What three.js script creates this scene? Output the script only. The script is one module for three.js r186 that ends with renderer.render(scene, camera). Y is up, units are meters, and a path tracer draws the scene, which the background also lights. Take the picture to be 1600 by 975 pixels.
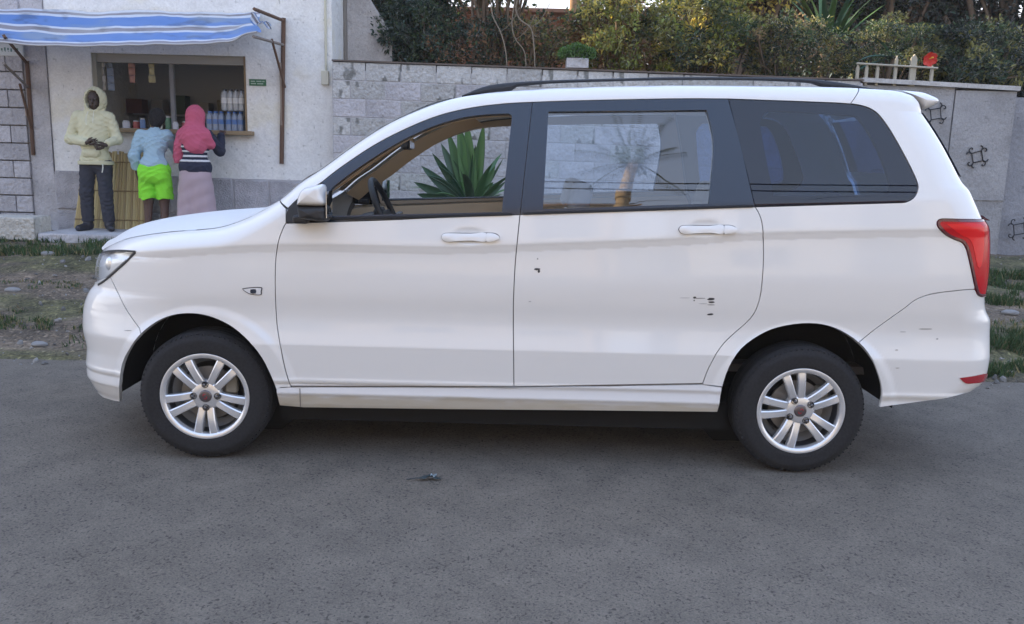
import * as THREE from 'three';
import { mergeGeometries, mergeVertices } from 'three/addons/utils/BufferGeometryUtils.js';
import { RoundedBoxGeometry } from 'three/addons/geometries/RoundedBoxGeometry.js';

// ------------------------------------------------------------------ camera, sky, sun, exposure
const scene = new THREE.Scene();
const PW = 1600, PH = 975, FPX = 1320, PITCH = 10.4 * Math.PI / 180, ROLL = 1.42 * Math.PI / 180;
const camera = new THREE.PerspectiveCamera(2 * Math.atan(PH / 2 / FPX) * 180 / Math.PI, PW / PH, 0.05, 400);
camera.position.set(0, 1.505, 3.95);
camera.rotation.set(-PITCH, 0, ROLL, 'YXZ');
camera.updateMatrixWorld(true);
scene.add(camera);

const SUN_AZ = -112 * Math.PI / 180, SUN_EL = 27 * Math.PI / 180;   // azimuth from +z (behind the camera) towards +x: the low sun stands beyond the houses on the left
const sunDir = new THREE.Vector3(Math.sin(SUN_AZ) * Math.cos(SUN_EL), Math.sin(SUN_EL), Math.cos(SUN_AZ) * Math.cos(SUN_EL));
{
  const w = 256, h = 128, d = new Float32Array(w * h * 4);
  const zen = [0.29, 0.42, 0.70], mid = [0.49, 0.61, 0.85], hor = [1.18, 1.07, 0.90];
  for (let j = 0; j < h; j++) for (let i = 0; i < w; i++) {
    const el = ((j + 0.5) / h - 0.5) * Math.PI, az = ((i + 0.5) / w - 0.5) * 2 * Math.PI;
    const e = Math.max(0, Math.sin(el));
    const a = Math.exp(-e * 5.5), b = Math.exp(-e * 1.6);
    const dx = Math.cos(el) * Math.cos(az), dz = Math.cos(el) * Math.sin(az), dy = Math.sin(el);
    const c = Math.max(0, dx * sunDir.x + dy * sunDir.y + dz * sunDir.z);
    const g = 0.35 * Math.pow(c, 6);
    for (let k = 0; k < 3; k++) {
      let v = zen[k] + (mid[k] - zen[k]) * b + (hor[k] - mid[k]) * a;
      v += g * [1, 0.86, 0.66][k];
      d[(j * w + i) * 4 + k] = v * 1.0;
    }
    d[(j * w + i) * 4 + 3] = 1;
  }
  const sky = new THREE.DataTexture(d, w, h, THREE.RGBAFormat, THREE.FloatType);
  sky.mapping = THREE.EquirectangularReflectionMapping;
  sky.magFilter = sky.minFilter = THREE.LinearFilter; sky.wrapS = THREE.RepeatWrapping; sky.needsUpdate = true;
  scene.background = sky; scene.environment = sky;
}
const sun = new THREE.DirectionalLight(new THREE.Color(1.0, 0.80, 0.54), 5.0);
sun.position.copy(sunDir).multiplyScalar(60);
sun.castShadow = true; sun.shadow.radius = 1.5; sun.shadow.mapSize.set(2048, 2048);
Object.assign(sun.shadow.camera, { left: -30, right: 30, top: 30, bottom: -30, near: 1, far: 160 });
scene.add(sun); scene.add(sun.target);
const EXPOSURE = 2.4;

// ------------------------------------------------------------------ helpers
let seed = 12345;
function rnd() { seed |= 0; seed = seed + 0x6D2B79F5 | 0; let t = Math.imul(seed ^ seed >>> 15, 1 | seed); t = t + Math.imul(t ^ t >>> 7, 61 | t) ^ t; return ((t ^ t >>> 14) >>> 0) / 4294967296; }
const rr = (a, b) => a + (b - a) * rnd();
const clamp = (v, a, b) => v < a ? a : v > b ? b : v;
const lerp = (a, b, t) => a + (b - a) * t;
const sstep = (a, b, v) => { const t = clamp((v - a) / (b - a), 0, 1); return t * t * (3 - 2 * t); };
const V3 = (x, y, z) => new THREE.Vector3(x, y, z);
function hash2(i, j, s) { let h = Math.imul(i, 374761393) + Math.imul(j, 668265263) + Math.imul(s, 2147483647 ^ 0x5bd1e995); h = Math.imul(h ^ h >>> 13, 1274126177); return ((h ^ h >>> 16) >>> 0) / 4294967296; }
function vnoise(x, y, s = 0, per = 0) {
  const i = Math.floor(x), j = Math.floor(y), fx = x - i, fy = y - j, u = fx * fx * (3 - 2 * fx), v = fy * fy * (3 - 2 * fy);
  const m = per ? (a => ((a % per) + per) % per) : (a => a);
  return lerp(lerp(hash2(m(i), m(j), s), hash2(m(i + 1), m(j), s), u), lerp(hash2(m(i), m(j + 1), s), hash2(m(i + 1), m(j + 1), s), u), v);
}
function fbm(x, y, o = 4, s = 0, per = 0) { let a = 0.5, r = 0, n = 0; for (let k = 0; k < o; k++) { r += a * vnoise(x, y, s + k * 17, per); n += a; x *= 2; y *= 2; if (per) per *= 2; a *= 0.5; } return r / n; }
// tex(fn): fn(u, v) gives sRGB 0..255; tiles when fn does
function tex(w, h, fn, srgb = true) {
  const d = new Uint8Array(w * h * 4);
  for (let j = 0; j < h; j++) for (let i = 0; i < w; i++) {
    const c = fn((i + 0.5) / w, (j + 0.5) / h), o = (j * w + i) * 4;
    if (typeof c === 'number') { d[o] = d[o + 1] = d[o + 2] = clamp(c, 0, 255); } else { d[o] = clamp(c[0], 0, 255); d[o + 1] = clamp(c[1], 0, 255); d[o + 2] = clamp(c[2], 0, 255); }
    d[o + 3] = 255;
  }
  const t = new THREE.DataTexture(d, w, h, THREE.RGBAFormat);
  t.wrapS = t.wrapT = THREE.RepeatWrapping; t.magFilter = THREE.LinearFilter; t.minFilter = THREE.LinearMipmapLinearFilter; t.generateMipmaps = true;
  if (srgb) t.colorSpace = THREE.SRGBColorSpace;
  t.needsUpdate = true; return t;
}
function rep(t, x, y) { const c = t.clone(); c.repeat.set(x, y); c.needsUpdate = true; return c; }
const rgb = (r, g, b) => new THREE.Color().setRGB(r, g, b);
const mat = (r, g, b, rough = 0.8, extra = {}) => new THREE.MeshStandardMaterial({ color: rgb(r, g, b), roughness: rough, metalness: 0, side: THREE.DoubleSide, ...extra });
const phys = (r, g, b, rough, extra = {}) => new THREE.MeshPhysicalMaterial({ color: rgb(r, g, b), roughness: rough, metalness: 0, side: THREE.DoubleSide, ...extra });

// names, things, parts
const taken = {};
function numbered(n) { const k = taken[n] = (taken[n] ?? -1) + 1; return k ? `${n}_${String(k).padStart(3, '0')}` : n; }
function tag(o, label, category, group, kind) { o.userData = { ...o.userData, label, category }; if (group) o.userData.group = group; if (kind) { o.userData.kind = kind; } return o; }
function thing(name, label, category, pos = [0, 0, 0], turn = 0, group) {
  const o = new THREE.Group(); o.name = numbered(name); o.position.set(...pos); o.rotation.y = turn; scene.add(o); return tag(o, label, category, group);
}
function mesh(name, geo, m, parent) {   // parent === scene: a top-level thing of one mesh
  if (Array.isArray(geo)) geo = merge(geo);
  const o = new THREE.Mesh(geo, m); o.castShadow = o.receiveShadow = true;
  o.name = parent === scene ? numbered(name) : name; parent.add(o); return o;
}
function structure(name, geo, m) { const o = mesh(name, geo, m, scene); o.userData.kind = 'structure'; return o; }
function merge(list) {
  list = list.map(g => { g = g.index ? g.toNonIndexed() : g; for (const k of Object.keys(g.attributes)) if (!['position', 'normal', 'uv'].includes(k)) g.deleteAttribute(k); if (!g.attributes.uv) g.setAttribute('uv', new THREE.BufferAttribute(new Float32Array(g.attributes.position.count * 2), 2)); return g; });
  return list.length > 1 ? mergeGeometries(list) : list[0];
}
function copyOf(o, pos, turn, label, group) {
  const c = o.clone(); c.name = numbered(o.name.replace(/_\d{3}$/, '')); c.userData = { ...o.userData }; scene.add(c);
  if (pos) c.position.set(...pos); if (turn !== undefined) c.rotation.y = turn; if (label) c.userData.label = label; if (group) c.userData.group = group; return c;
}
function box(sx, sy, sz, x = 0, y = 0, z = 0, r = 0) {
  const g = r > 0 ? new RoundedBoxGeometry(sx, sy, sz, 2, r) : new THREE.BoxGeometry(sx, sy, sz); g.translate(x, y, z); return g;
}
function rod(a, b, r0, r1 = r0, n = 8) {   // tapered cylinder from a to b
  a = V3(...a); b = V3(...b); const d = b.clone().sub(a), L = d.length();
  const g = new THREE.CylinderGeometry(r1, r0, L, n, 1); g.translate(0, L / 2, 0);
  g.applyQuaternion(new THREE.Quaternion().setFromUnitVectors(V3(0, 1, 0), d.normalize())); g.translate(a.x, a.y, a.z); return g;
}
function tube(pts, r, n = 8, seg = 0) { return new THREE.TubeGeometry(new THREE.CatmullRomCurve3(pts.map(p => V3(...p))), seg || pts.length * 5, r, n, false); }

// a pixel of the 1600x975 photograph is a direction; the plane it meets gives the distance
function ray(px, py) { return V3((px - PW / 2) / FPX, -(py - PH / 2) / FPX, -1).applyQuaternion(camera.quaternion); }
function atZ(px, py, z) { const d = ray(px, py), k = (z - camera.position.z) / d.z; return V3(camera.position.x + d.x * k, camera.position.y + d.y * k, z); }
function atY(px, py, y) { const d = ray(px, py), k = (y - camera.position.y) / d.y; return V3(camera.position.x + d.x * k, y, camera.position.z + d.z * k); }

// smooth a 2-D polyline (Catmull-Rom)
function smooth(p, n = 6) {
  const r = [];
  for (let i = 0; i < p.length - 1; i++) {
    const a = p[Math.max(0, i - 1)], b = p[i], c = p[i + 1], d = p[Math.min(p.length - 1, i + 2)];
    for (let k = 0; k < n; k++) {
      const t = k / n, t2 = t * t, t3 = t2 * t;
      r.push([0, 1].map(q => 0.5 * (2 * b[q] + (c[q] - a[q]) * t + (2 * a[q] - 5 * b[q] + 4 * c[q] - d[q]) * t2 + (3 * b[q] - a[q] - 3 * c[q] + d[q]) * t3)));
    }
  }
  r.push(p[p.length - 1].slice()); return r;
}
function dense(p, n = 6) { const r = []; for (let i = 0; i < p.length - 1; i++) for (let k = 0; k < n; k++) r.push([lerp(p[i][0], p[i + 1][0], k / n), lerp(p[i][1], p[i + 1][1], k / n)]); r.push(p[p.length - 1].slice()); return r; }
function interp(pts, key, val, v) {   // pts sorted by key ascending
  if (v <= pts[0][key]) return pts[0][val];
  for (let i = 1; i < pts.length; i++) if (v <= pts[i][key]) { const a = pts[i - 1], b = pts[i], t = (v - a[key]) / (b[key] - a[key] || 1e-9); return lerp(a[val], b[val], t); }
  return pts[pts.length - 1][val];
}
const area2 = p => { let s = 0; for (let i = 0; i < p.length; i++) { const a = p[i], b = p[(i + 1) % p.length]; s += a[0] * b[1] - b[0] * a[1]; } return s / 2; };
function inside(p, x, y) { let c = false; for (let i = 0, j = p.length - 1; i < p.length; j = i++) if ((p[i][1] > y) !== (p[j][1] > y) && x < (p[j][0] - p[i][0]) * (y - p[i][1]) / (p[j][1] - p[i][1]) + p[i][0]) c = !c; return c; }
function inset(p, d) {   // move a counter-clockwise polygon's points inward by d
  const n = p.length, r = [];
  for (let i = 0; i < n; i++) {
    const a = p[(i + n - 1) % n], b = p[i], c = p[(i + 1) % n];
    let e1 = [b[0] - a[0], b[1] - a[1]], e2 = [c[0] - b[0], c[1] - b[1]]; const l1 = Math.hypot(...e1) || 1, l2 = Math.hypot(...e2) || 1;
    let nx = -(e1[1] / l1 + e2[1] / l2), ny = e1[0] / l1 + e2[0] / l2; const l = Math.hypot(nx, ny) || 1; const k = d / Math.max(0.5, l / 2);
    r.push([b[0] + nx / l * k, b[1] + ny / l * k]);
  }
  return r;
}
function dedupe(p, e = 1e-4) { const r = []; for (const q of p) if (!r.length || Math.hypot(q[0] - r[r.length - 1][0], q[1] - r[r.length - 1][1]) > e) r.push(q); while (r.length > 2 && Math.hypot(r[0][0] - r[r.length - 1][0], r[0][1] - r[r.length - 1][1]) <= e) r.pop(); return r; }
// triangulate polygon (with optional holes) on a grid and lift it with zf(x, y); normals from zf; skirt folds the rim inward
function panel(poly, zf, { cell = 0.02, off = 0, skirt = 0.018, holes = [], gap = 0.0022, nrm = true } = {}) {
  poly = dedupe(poly); if (area2(poly) < 0) poly.reverse(); if (gap) poly = inset(poly, gap);
  holes = holes.map(h => { h = dedupe(h); if (area2(h) > 0) h.reverse(); return h; });
  const loops = [poly, ...holes];
  let x0 = 1e9, x1 = -1e9, y0 = 1e9, y1 = -1e9; for (const [x, y] of poly) { x0 = Math.min(x0, x); x1 = Math.max(x1, x); y0 = Math.min(y0, y); y1 = Math.max(y1, y); }
  x0 -= cell * 0.37; y0 -= cell * 0.41; const nx = Math.ceil((x1 - x0) / cell) + 1, ny = Math.ceil((y1 - y0) / cell) + 1;
  const touch = new Uint8Array(nx * ny);
  for (const L of loops) for (let i = 0; i < L.length; i++) {
    const a = L[i], b = L[(i + 1) % L.length], m = Math.max(1, Math.ceil(Math.hypot(b[0] - a[0], b[1] - a[1]) / cell));
    for (let k = 0; k < m; k++) {
      const ax = lerp(a[0], b[0], k / m), ay = lerp(a[1], b[1], k / m), bx = lerp(a[0], b[0], (k + 1) / m), by = lerp(a[1], b[1], (k + 1) / m);
      for (let p = Math.floor((Math.min(ax, bx) - x0) / cell - 1e-6); p <= Math.floor((Math.max(ax, bx) - x0) / cell + 1e-6); p++)
        for (let q = Math.floor((Math.min(ay, by) - y0) / cell - 1e-6); q <= Math.floor((Math.max(ay, by) - y0) / cell + 1e-6); q++) if (p >= 0 && q >= 0 && p < nx && q < ny) touch[q * nx + p] = 1;
    }
  }
  const pos = [], nor = [], uv = [], idx = [], map = new Map();
  const nAt = (x, y) => { const h = 6e-4, gx = (zf(x + h, y) - zf(x - h, y)) / (2 * h), gy = (zf(x, y + h) - zf(x, y - h)) / (2 * h), l = Math.hypot(gx, gy, 1); return [-gx / l, -gy / l, 1 / l]; };
  const vert = (x, y) => {
    const k = Math.round(x * 2e4) + '_' + Math.round(y * 2e4); let i = map.get(k); if (i !== undefined) return i;
    i = pos.length / 3; const n = nAt(x, y), z = zf(x, y); pos.push(x + n[0] * off, y + n[1] * off, z + n[2] * off); nor.push(...n); uv.push(x, y); map.set(k, i); return i;
  };
  const clip = (L, ax, s, c) => { const r = []; for (let i = 0; i < L.length; i++) { const a = L[i], b = L[(i + 1) % L.length], da = s * (a[ax] - c), db = s * (b[ax] - c); if (da >= 0) r.push(a); if ((da >= 0) !== (db >= 0)) { const t = da / (da - db); const q = [lerp(a[0], b[0], t), lerp(a[1], b[1], t)]; q[ax] = c; r.push(q); } } return r; };
  // one loop with bridges to its holes
  let whole = poly;
  for (const h of holes) {
    let bi = 0, bj = 0, bd = 1e9; for (let i = 0; i < whole.length; i++) for (let j = 0; j < h.length; j++) { const d = Math.hypot(whole[i][0] - h[j][0], whole[i][1] - h[j][1]); if (d < bd) { bd = d; bi = i; bj = j; } }
    whole = [...whole.slice(0, bi + 1), ...h.slice(bj), ...h.slice(0, bj + 1), ...whole.slice(bi)];
  }
  for (let q = 0; q < ny; q++) {
    let row = null;
    for (let p = 0; p < nx; p++) {
      const ax = x0 + p * cell, ay = y0 + q * cell, bx = ax + cell, by = ay + cell;
      if (!touch[q * nx + p]) {
        const mx = (ax + bx) / 2, my = (ay + by) / 2; let ins = inside(poly, mx, my); for (const h of holes) if (ins && inside(h, mx, my)) ins = false;
        if (ins) { const a = vert(ax, ay), b = vert(bx, ay), c = vert(bx, by), d = vert(ax, by); idx.push(a, b, c, a, c, d); }
        continue;
      }
      row ??= clip(clip(whole, 1, 1, ay), 1, -1, by);
      let c = clip(clip(row, 0, 1, ax), 0, -1, bx); c = dedupe(c, 2e-5); if (c.length < 3) continue;
      const tri = THREE.ShapeUtils.triangulateShape(c.map(v => new THREE.Vector2(v[0], v[1])), []);
      const flip = area2(c) < 0;
      for (const t of tri) { const [i, j, k] = t.map(m => c[m]); const ar = (j[0] - i[0]) * (k[1] - i[1]) - (k[0] - i[0]) * (j[1] - i[1]); if (Math.abs(ar) < 1e-9) continue; const ids = [vert(...i), vert(...j), vert(...k)]; if (ids[0] === ids[1] || ids[1] === ids[2] || ids[0] === ids[2]) continue; ar > 0 ? idx.push(ids[0], ids[1], ids[2]) : idx.push(ids[0], ids[2], ids[1]); }
    }
  }
  if (skirt) for (const L of loops) for (let i = 0; i < L.length; i++) {
    const a = L[i], b = L[(i + 1) % L.length], n0 = nAt(...a), n1 = nAt(...b), z0 = zf(...a), z1 = zf(...b), o = pos.length / 3;
    const e = [b[0] - a[0], b[1] - a[1]], l = Math.hypot(...e) || 1, ox = e[1] / l, oy = -e[0] / l;
    pos.push(a[0] + n0[0] * off, a[1] + n0[1] * off, z0 + n0[2] * off, b[0] + n1[0] * off, b[1] + n1[1] * off, z1 + n1[2] * off,
      b[0] + n1[0] * (off - skirt), b[1] + n1[1] * (off - skirt), z1 + n1[2] * (off - skirt), a[0] + n0[0] * (off - skirt), a[1] + n0[1] * (off - skirt), z0 + n0[2] * (off - skirt));
    for (let k = 0; k < 4; k++) { nor.push(ox, oy, 0); } uv.push(a[0], a[1], b[0], b[1], b[0], b[1], a[0], a[1]);
    idx.push(o, o + 2, o + 1, o, o + 3, o + 2);
  }
  const g = new THREE.BufferGeometry();
  g.setAttribute('position', new THREE.Float32BufferAttribute(pos, 3)); g.setAttribute('normal', new THREE.Float32BufferAttribute(nor, 3)); g.setAttribute('uv', new THREE.Float32BufferAttribute(uv, 2)); g.setIndex(idx);
  return g;
}
function gridGeo(nu, nv, f, closeU = false) {   // f(u, v) -> [x, y, z], u, v in 0..1
  const pos = [], uv = [], idx = [];
  for (let j = 0; j <= nv; j++) for (let i = 0; i <= nu; i++) { const p = f(i / nu, j / nv); pos.push(p[0], p[1], p[2]); uv.push(p[3] ?? i / nu, p[4] ?? j / nv); }
  for (let j = 0; j < nv; j++) for (let i = 0; i < nu; i++) { const a = j * (nu + 1) + i; idx.push(a, a + 1, a + nu + 2, a, a + nu + 2, a + nu + 1); }
  const g = new THREE.BufferGeometry(); g.setAttribute('position', new THREE.Float32BufferAttribute(pos, 3)); g.setAttribute('uv', new THREE.Float32BufferAttribute(uv, 2)); g.setIndex(idx); g.computeVertexNormals(); return g;
}
function extrude(pts, depth, bevel = 0, hole = null) {   // 2-D outline in x, y; thickness towards +z
  const s = new THREE.Shape(pts.map(p => new THREE.Vector2(p[0], p[1]))); if (hole) s.holes.push(new THREE.Path(hole.map(p => new THREE.Vector2(p[0], p[1]))));
  return new THREE.ExtrudeGeometry(s, { depth, bevelEnabled: bevel > 0, bevelThickness: bevel, bevelSize: bevel, bevelOffset: -bevel, bevelSegments: 2, curveSegments: 8 });
}
// ------------------------------------------------------------------ ground
const WALL_Z = -6.2, SHOP_Z = -6.3, SLAB_Y = 0.56;
function terr(x, z) {
  const edge = -1.93 + 0.16 * (fbm(x * 0.9 + 7, 3.3, 3, 4) - 0.5) * 2 + 0.05 * (fbm(x * 6, 1.7, 2, 8) - 0.5) * 2;
  const d = edge - z;
  let h = d < 0 ? 0.25 * d : 0.02 * sstep(0, 0.12, d) + 0.128 * Math.min(d, 3.7) * sstep(0, 0.8, d);
  h += d > 0 ? sstep(0, 0.5, d) * ((fbm(x * 1.3, z * 1.3, 4, 21) - 0.5) * 0.10 + (fbm(x * 9, z * 9, 3, 31) - 0.5) * 0.035) : 0;
  return Math.max(h, -0.12);
}
const asphaltTex = tex(1024, 1024, (u, v) => {
  const a = vnoise(u * 190, v * 190, 1, 190), b = vnoise(u * 300, v * 300, 2, 300), c = fbm(u * 12, v * 12, 4, 3, 12), e = vnoise(u * 420, v * 420, 5, 420), f = vnoise(u * 90, v * 90, 6, 90);
  let g = 106 + (c - 0.5) * 20 + (b - 0.5) * 20 + (e - 0.5) * 16;
  if (a > 0.72) g -= (a - 0.72) * 175; if (f > 0.9) g -= (f - 0.9) * 150; if (a < 0.16) g += (0.16 - a) * 70; 
  return [g * 1.075, g * 1.0, g * 0.91];
});
const asphaltBump = tex(1024, 1024, (u, v) => { const a = vnoise(u * 150, v * 150, 1, 150), b = vnoise(u * 300, v * 300, 2, 300), e = vnoise(u * 420, v * 420, 5, 420); return 255 * clamp(0.75 - Math.max(0, a - 0.65) * 1.6 + (b - 0.5) * 0.5 + (e - 0.5) * 0.25, 0, 1); }, false);
{
  const nx = 140, nz = 90, x0 = -32, x1 = 32, z0 = -2.3, z1 = 9.5;
  const g = gridGeo(nx, nz, (u, v) => { const x = lerp(x0, x1, u), z = lerp(z1, z0, v); return [x, 0.006 * (fbm(x * 0.5, z * 0.5, 3, 11) - 0.5), z, x / 1.35, z / 1.35]; });
  const c = []; const p = g.attributes.position; for (let i = 0; i < p.count; i++) { const x = p.getX(i), z = p.getZ(i), k = 0.86 + 0.15 * (fbm(x * 0.8 + 3, z * 2.2, 4, 15) - 0.5) + 0.08 * (fbm(x * 3, z * 3, 3, 45) - 0.5), dust = sstep(0.62, 0.9, fbm(x * 0.7 + 9, z * 0.9 + 4, 3, 77)) * 0.25; c.push(k * (1 + dust * 0.25), k * (1 + dust * 0.15), k); }
  g.setAttribute('color', new THREE.Float32BufferAttribute(c, 3));
  structure('road', g, new THREE.MeshStandardMaterial({ map: asphaltTex, bumpMap: asphaltBump, bumpScale: 0.0022, roughness: 0.92, vertexColors: true, side: THREE.DoubleSide }));
}
const dirtTexture = tex(1024, 1024, (u, v) => {
  const c = fbm(u * 8, v * 8, 5, 13, 8), b = vnoise(u * 220, v * 220, 2, 220), p = vnoise(u * 90, v * 90, 7, 90), q = fbm(u * 30, v * 30, 3, 19, 30);
  let g = 96 + (c - 0.5) * 60 + (b - 0.5) * 40 + (q - 0.5) * 40; if (p > 0.78) g += (p - 0.78) * 260; if (p < 0.14) g -= 26;
  return [g * 1.10, g * 0.97, g * 0.83];
});
const dirtBump = tex(512, 512, (u, v) => 255 * clamp(0.5 + (fbm(u * 40, v * 40, 4, 33, 40) - 0.5) * 1.3, 0, 1), false);
{
  const g = gridGeo(380, 110, (u, v) => { const x = lerp(-32, 32, u), z = lerp(-1.6, -13, Math.pow(v, 1.25)); return [x, terr(x, z), z, x / 2.2, z / 2.2]; });
  const c = [], p = g.attributes.position; for (let i = 0; i < p.count; i++) { const x = p.getX(i), z = p.getZ(i), k = 0.9 + 0.5 * (fbm(x * 1.1, z * 1.9, 4, 91) - 0.5), gr = sstep(0.50, 0.62, fbm(x * 0.9 + 2, z * 1.6, 3, 57)); c.push(k * lerp(1, 0.72, gr), k * lerp(1, 0.86, gr), k * lerp(1, 0.58, gr)); }
  g.setAttribute('color', new THREE.Float32BufferAttribute(c, 3));
  structure('verge', g, new THREE.MeshStandardMaterial({ map: dirtTexture, bumpMap: dirtBump, bumpScale: 0.03, roughness: 0.98, vertexColors: true, side: THREE.DoubleSide }));
  const far = new THREE.PlaneGeometry(600, 600); far.rotateX(-Math.PI / 2); far.translate(0, -0.2, 0);
  structure('ground', far, mat(0.16, 0.14, 0.11, 0.95));
  const pave = gridGeo(60, 6, (u, v) => [lerp(-26, 26, u), 0.12, lerp(13.2, 9.5, v), u * 26, v * 2]);
  structure('far_pavement', merge([pave, box(52, 0.14, 0.18, 0, 0.055, 9.42)]), mat(0.30, 0.29, 0.27, 0.9));
}
// stones and grass on the verge
{
  const pebble = new THREE.DodecahedronGeometry(1, 0), n = 2600, im = new THREE.InstancedMesh(pebble, mat(1, 1, 1, 0.95), n), m = new THREE.Matrix4(), q = new THREE.Quaternion(), e = new THREE.Euler(), col = new THREE.Color();
  for (let i = 0; i < n; i++) {
    const x = rr(-8.5, 8.5), z = -1.75 - Math.pow(rnd(), 1.2) * 4.2, s = 0.006 + 0.026 * Math.pow(rnd(), 4); e.set(rnd() * 6, rnd() * 6, rnd() * 6); q.setFromEuler(e);
    m.compose(V3(x, Math.max(terr(x, z), -0.002) + s * 0.25, z), q, V3(s * rr(0.8, 1.5), s * rr(0.5, 0.8), s * rr(0.8, 1.3))); im.setMatrixAt(i, m); const k = rr(0.10, 0.30); im.setColorAt(i, col.setRGB(k * 1.03, k, k * 0.96));
  }
  im.castShadow = im.receiveShadow = true; im.name = 'gravel'; scene.add(im); tag(im, 'loose grey gravel scattered over the dirt verge', 'gravel', null, 'stuff');
}
function grassPatch(label, blades) {   // blades: [x, z, h]
  const g = new THREE.BufferGeometry(); const w = 0.004;
  g.setAttribute('position', new THREE.Float32BufferAttribute([-w, 0, 0, w, 0, 0, -w * 0.8, 0.5, 0.06, w * 0.8, 0.5, 0.06, 0, 1, 0.24], 3)); g.setIndex([0, 1, 3, 0, 3, 2, 2, 3, 4]); g.computeVertexNormals();
  const im = new THREE.InstancedMesh(g, mat(1, 1, 1, 0.9), blades.length), m = new THREE.Matrix4(), q = new THREE.Quaternion(), e = new THREE.Euler(), col = new THREE.Color();
  blades.forEach(([x, z, h, dry], i) => { e.set(rr(-0.5, 0.5), rnd() * 6.28, rr(-0.4, 0.4)); q.setFromEuler(e); m.compose(V3(x, terr(x, z) - 0.005, z), q, V3(rr(0.8, 1.6), h, h)); im.setMatrixAt(i, m); const k = rr(0.7, 1.3); im.setColorAt(i, dry ? col.setRGB(0.20 * k, 0.17 * k, 0.08 * k) : col.setRGB(0.045 * k, 0.085 * k, 0.028 * k)); });
  im.castShadow = im.receiveShadow = true; im.name = numbered('grass'); scene.add(im); tag(im, label, 'grass', null, 'stuff');
}
{
  const strip = (px0, px1, py0, py1, n, hMin, hMax, dryP) => { const b = []; let guard = 0; while (b.length < n && guard++ < n * 12) { const px = rr(px0, px1), py = rr(py0, py1); let z = -4; for (let k = 0; k < 12; k++) { const p = atZ(px, py, z), h = terr(p.x, z), q = atY(px, py, h); z = lerp(z, clamp(q.z, -6.1, -1.8), 0.5); } const p = atZ(px, py, z); if (z < -6.05 || z > -1.9) continue; if (fbm(p.x * 3.1, z * 4.1, 3, 63) < 0.45) continue; b.push([p.x + rr(-0.02, 0.02), z, rr(hMin, hMax), rnd() < dryP]); } return b; };
  grassPatch('green grass strip in front of the concrete doorstep of the shop', [...strip(-60, 175, 377, 400, 2600, 0.035, 0.10, 0.2)]);
  grassPatch('sparse low grass tufts in the gravel beside the road edge', [...strip(-60, 150, 486, 515, 900, 0.02, 0.055, 0.3), ...strip(-60, 130, 440, 452, 250, 0.02, 0.05, 0.4), ...strip(100, 700, 505, 545, 500, 0.03, 0.07, 0.3)]);
  grassPatch('thick green grass at the foot of the ornamented concrete wall', [...strip(1500, 1680, 428, 478, 4600, 0.04, 0.11, 0.1)]);
  grassPatch('dark green grass along the road edge behind the rear bumper', [...strip(1500, 1680, 520, 590, 4200, 0.03, 0.09, 0.1), ...strip(1530, 1680, 480, 520, 300, 0.03, 0.06, 0.6)]);
}

// ------------------------------------------------------------------ surface textures of the walls
const plasterTex = tex(1024, 1024, (u, v) => { const c = fbm(u * 6, v * 6, 5, 71, 6), f = vnoise(u * 160, v * 160, 5, 160), p = vnoise(u * 70, v * 70, 8, 70), q = fbm(u * 20, v * 20, 3, 87, 20); let g = 226 + (c - 0.5) * 34 + (f - 0.5) * 14; if (p > 0.86 && q > 0.52) g -= (p - 0.86) * 300; const st = sstep(0.60, 0.80, c) * 14; return [g - st * 0.6, g - st * 0.8, g - st * 1.5]; });
const plasterBump = tex(512, 512, (u, v) => 255 * clamp(0.55 + (fbm(u * 30, v * 30, 4, 41, 30) - 0.5) * 0.9, 0, 1), false);
const concreteTex = tex(512, 512, (u, v) => { const c = fbm(u * 5, v * 5, 5, 101, 5), f = vnoise(u * 120, v * 120, 5, 120), p = vnoise(u * 50, v * 50, 9, 50); let g = 186 + (c - 0.5) * 40 + (f - 0.5) * 18; if (p > 0.86) g -= (p - 0.86) * 200; return [g, g * 0.99, g * 0.995]; });
const concreteBump = tex(512, 512, (u, v) => 255 * clamp(0.5 + (fbm(u * 36, v * 36, 4, 43, 36) - 0.5) * 1.1, 0, 1), false);
const mossTex = tex(512, 512, (u, v) => { const c = fbm(u * 5, v * 5, 5, 141, 5), f = vnoise(u * 120, v * 120, 5, 120), s = fbm(u * 11, v * 8, 4, 151, 8); let g = 184 + (c - 0.5) * 44 + (f - 0.5) * 22; const k = sstep(0.53, 0.70, s) * 0.55; return [lerp(g, 66, k), lerp(g, 68, k), lerp(g * 0.99, 64, k)]; });
const surf = (map, bump, r, g, b, sc = 0.01, rough = 0.95) => new THREE.MeshStandardMaterial({ map, bumpMap: bump, bumpScale: sc, color: rgb(r, g, b), roughness: rough, side: THREE.DoubleSide });
const plaster = surf(plasterTex, plasterBump, 0.98, 0.98, 0.96, 0.012);
const concrete = surf(concreteTex, concreteBump, 0.95, 0.95, 0.97, 0.012);
const blockMats = [0.88, 0.93, 0.97, 1.0].map(k => surf(concreteTex, concreteBump, k * 0.93, k * 0.93, k * 0.97, 0.014));
const mossMats = [0.85, 0.97].map(k => surf(mossTex, concreteBump, k, k, k * 1.01, 0.016));
const mortarMat = surf(concreteTex, concreteBump, 0.84, 0.84, 0.86, 0.008);
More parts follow.
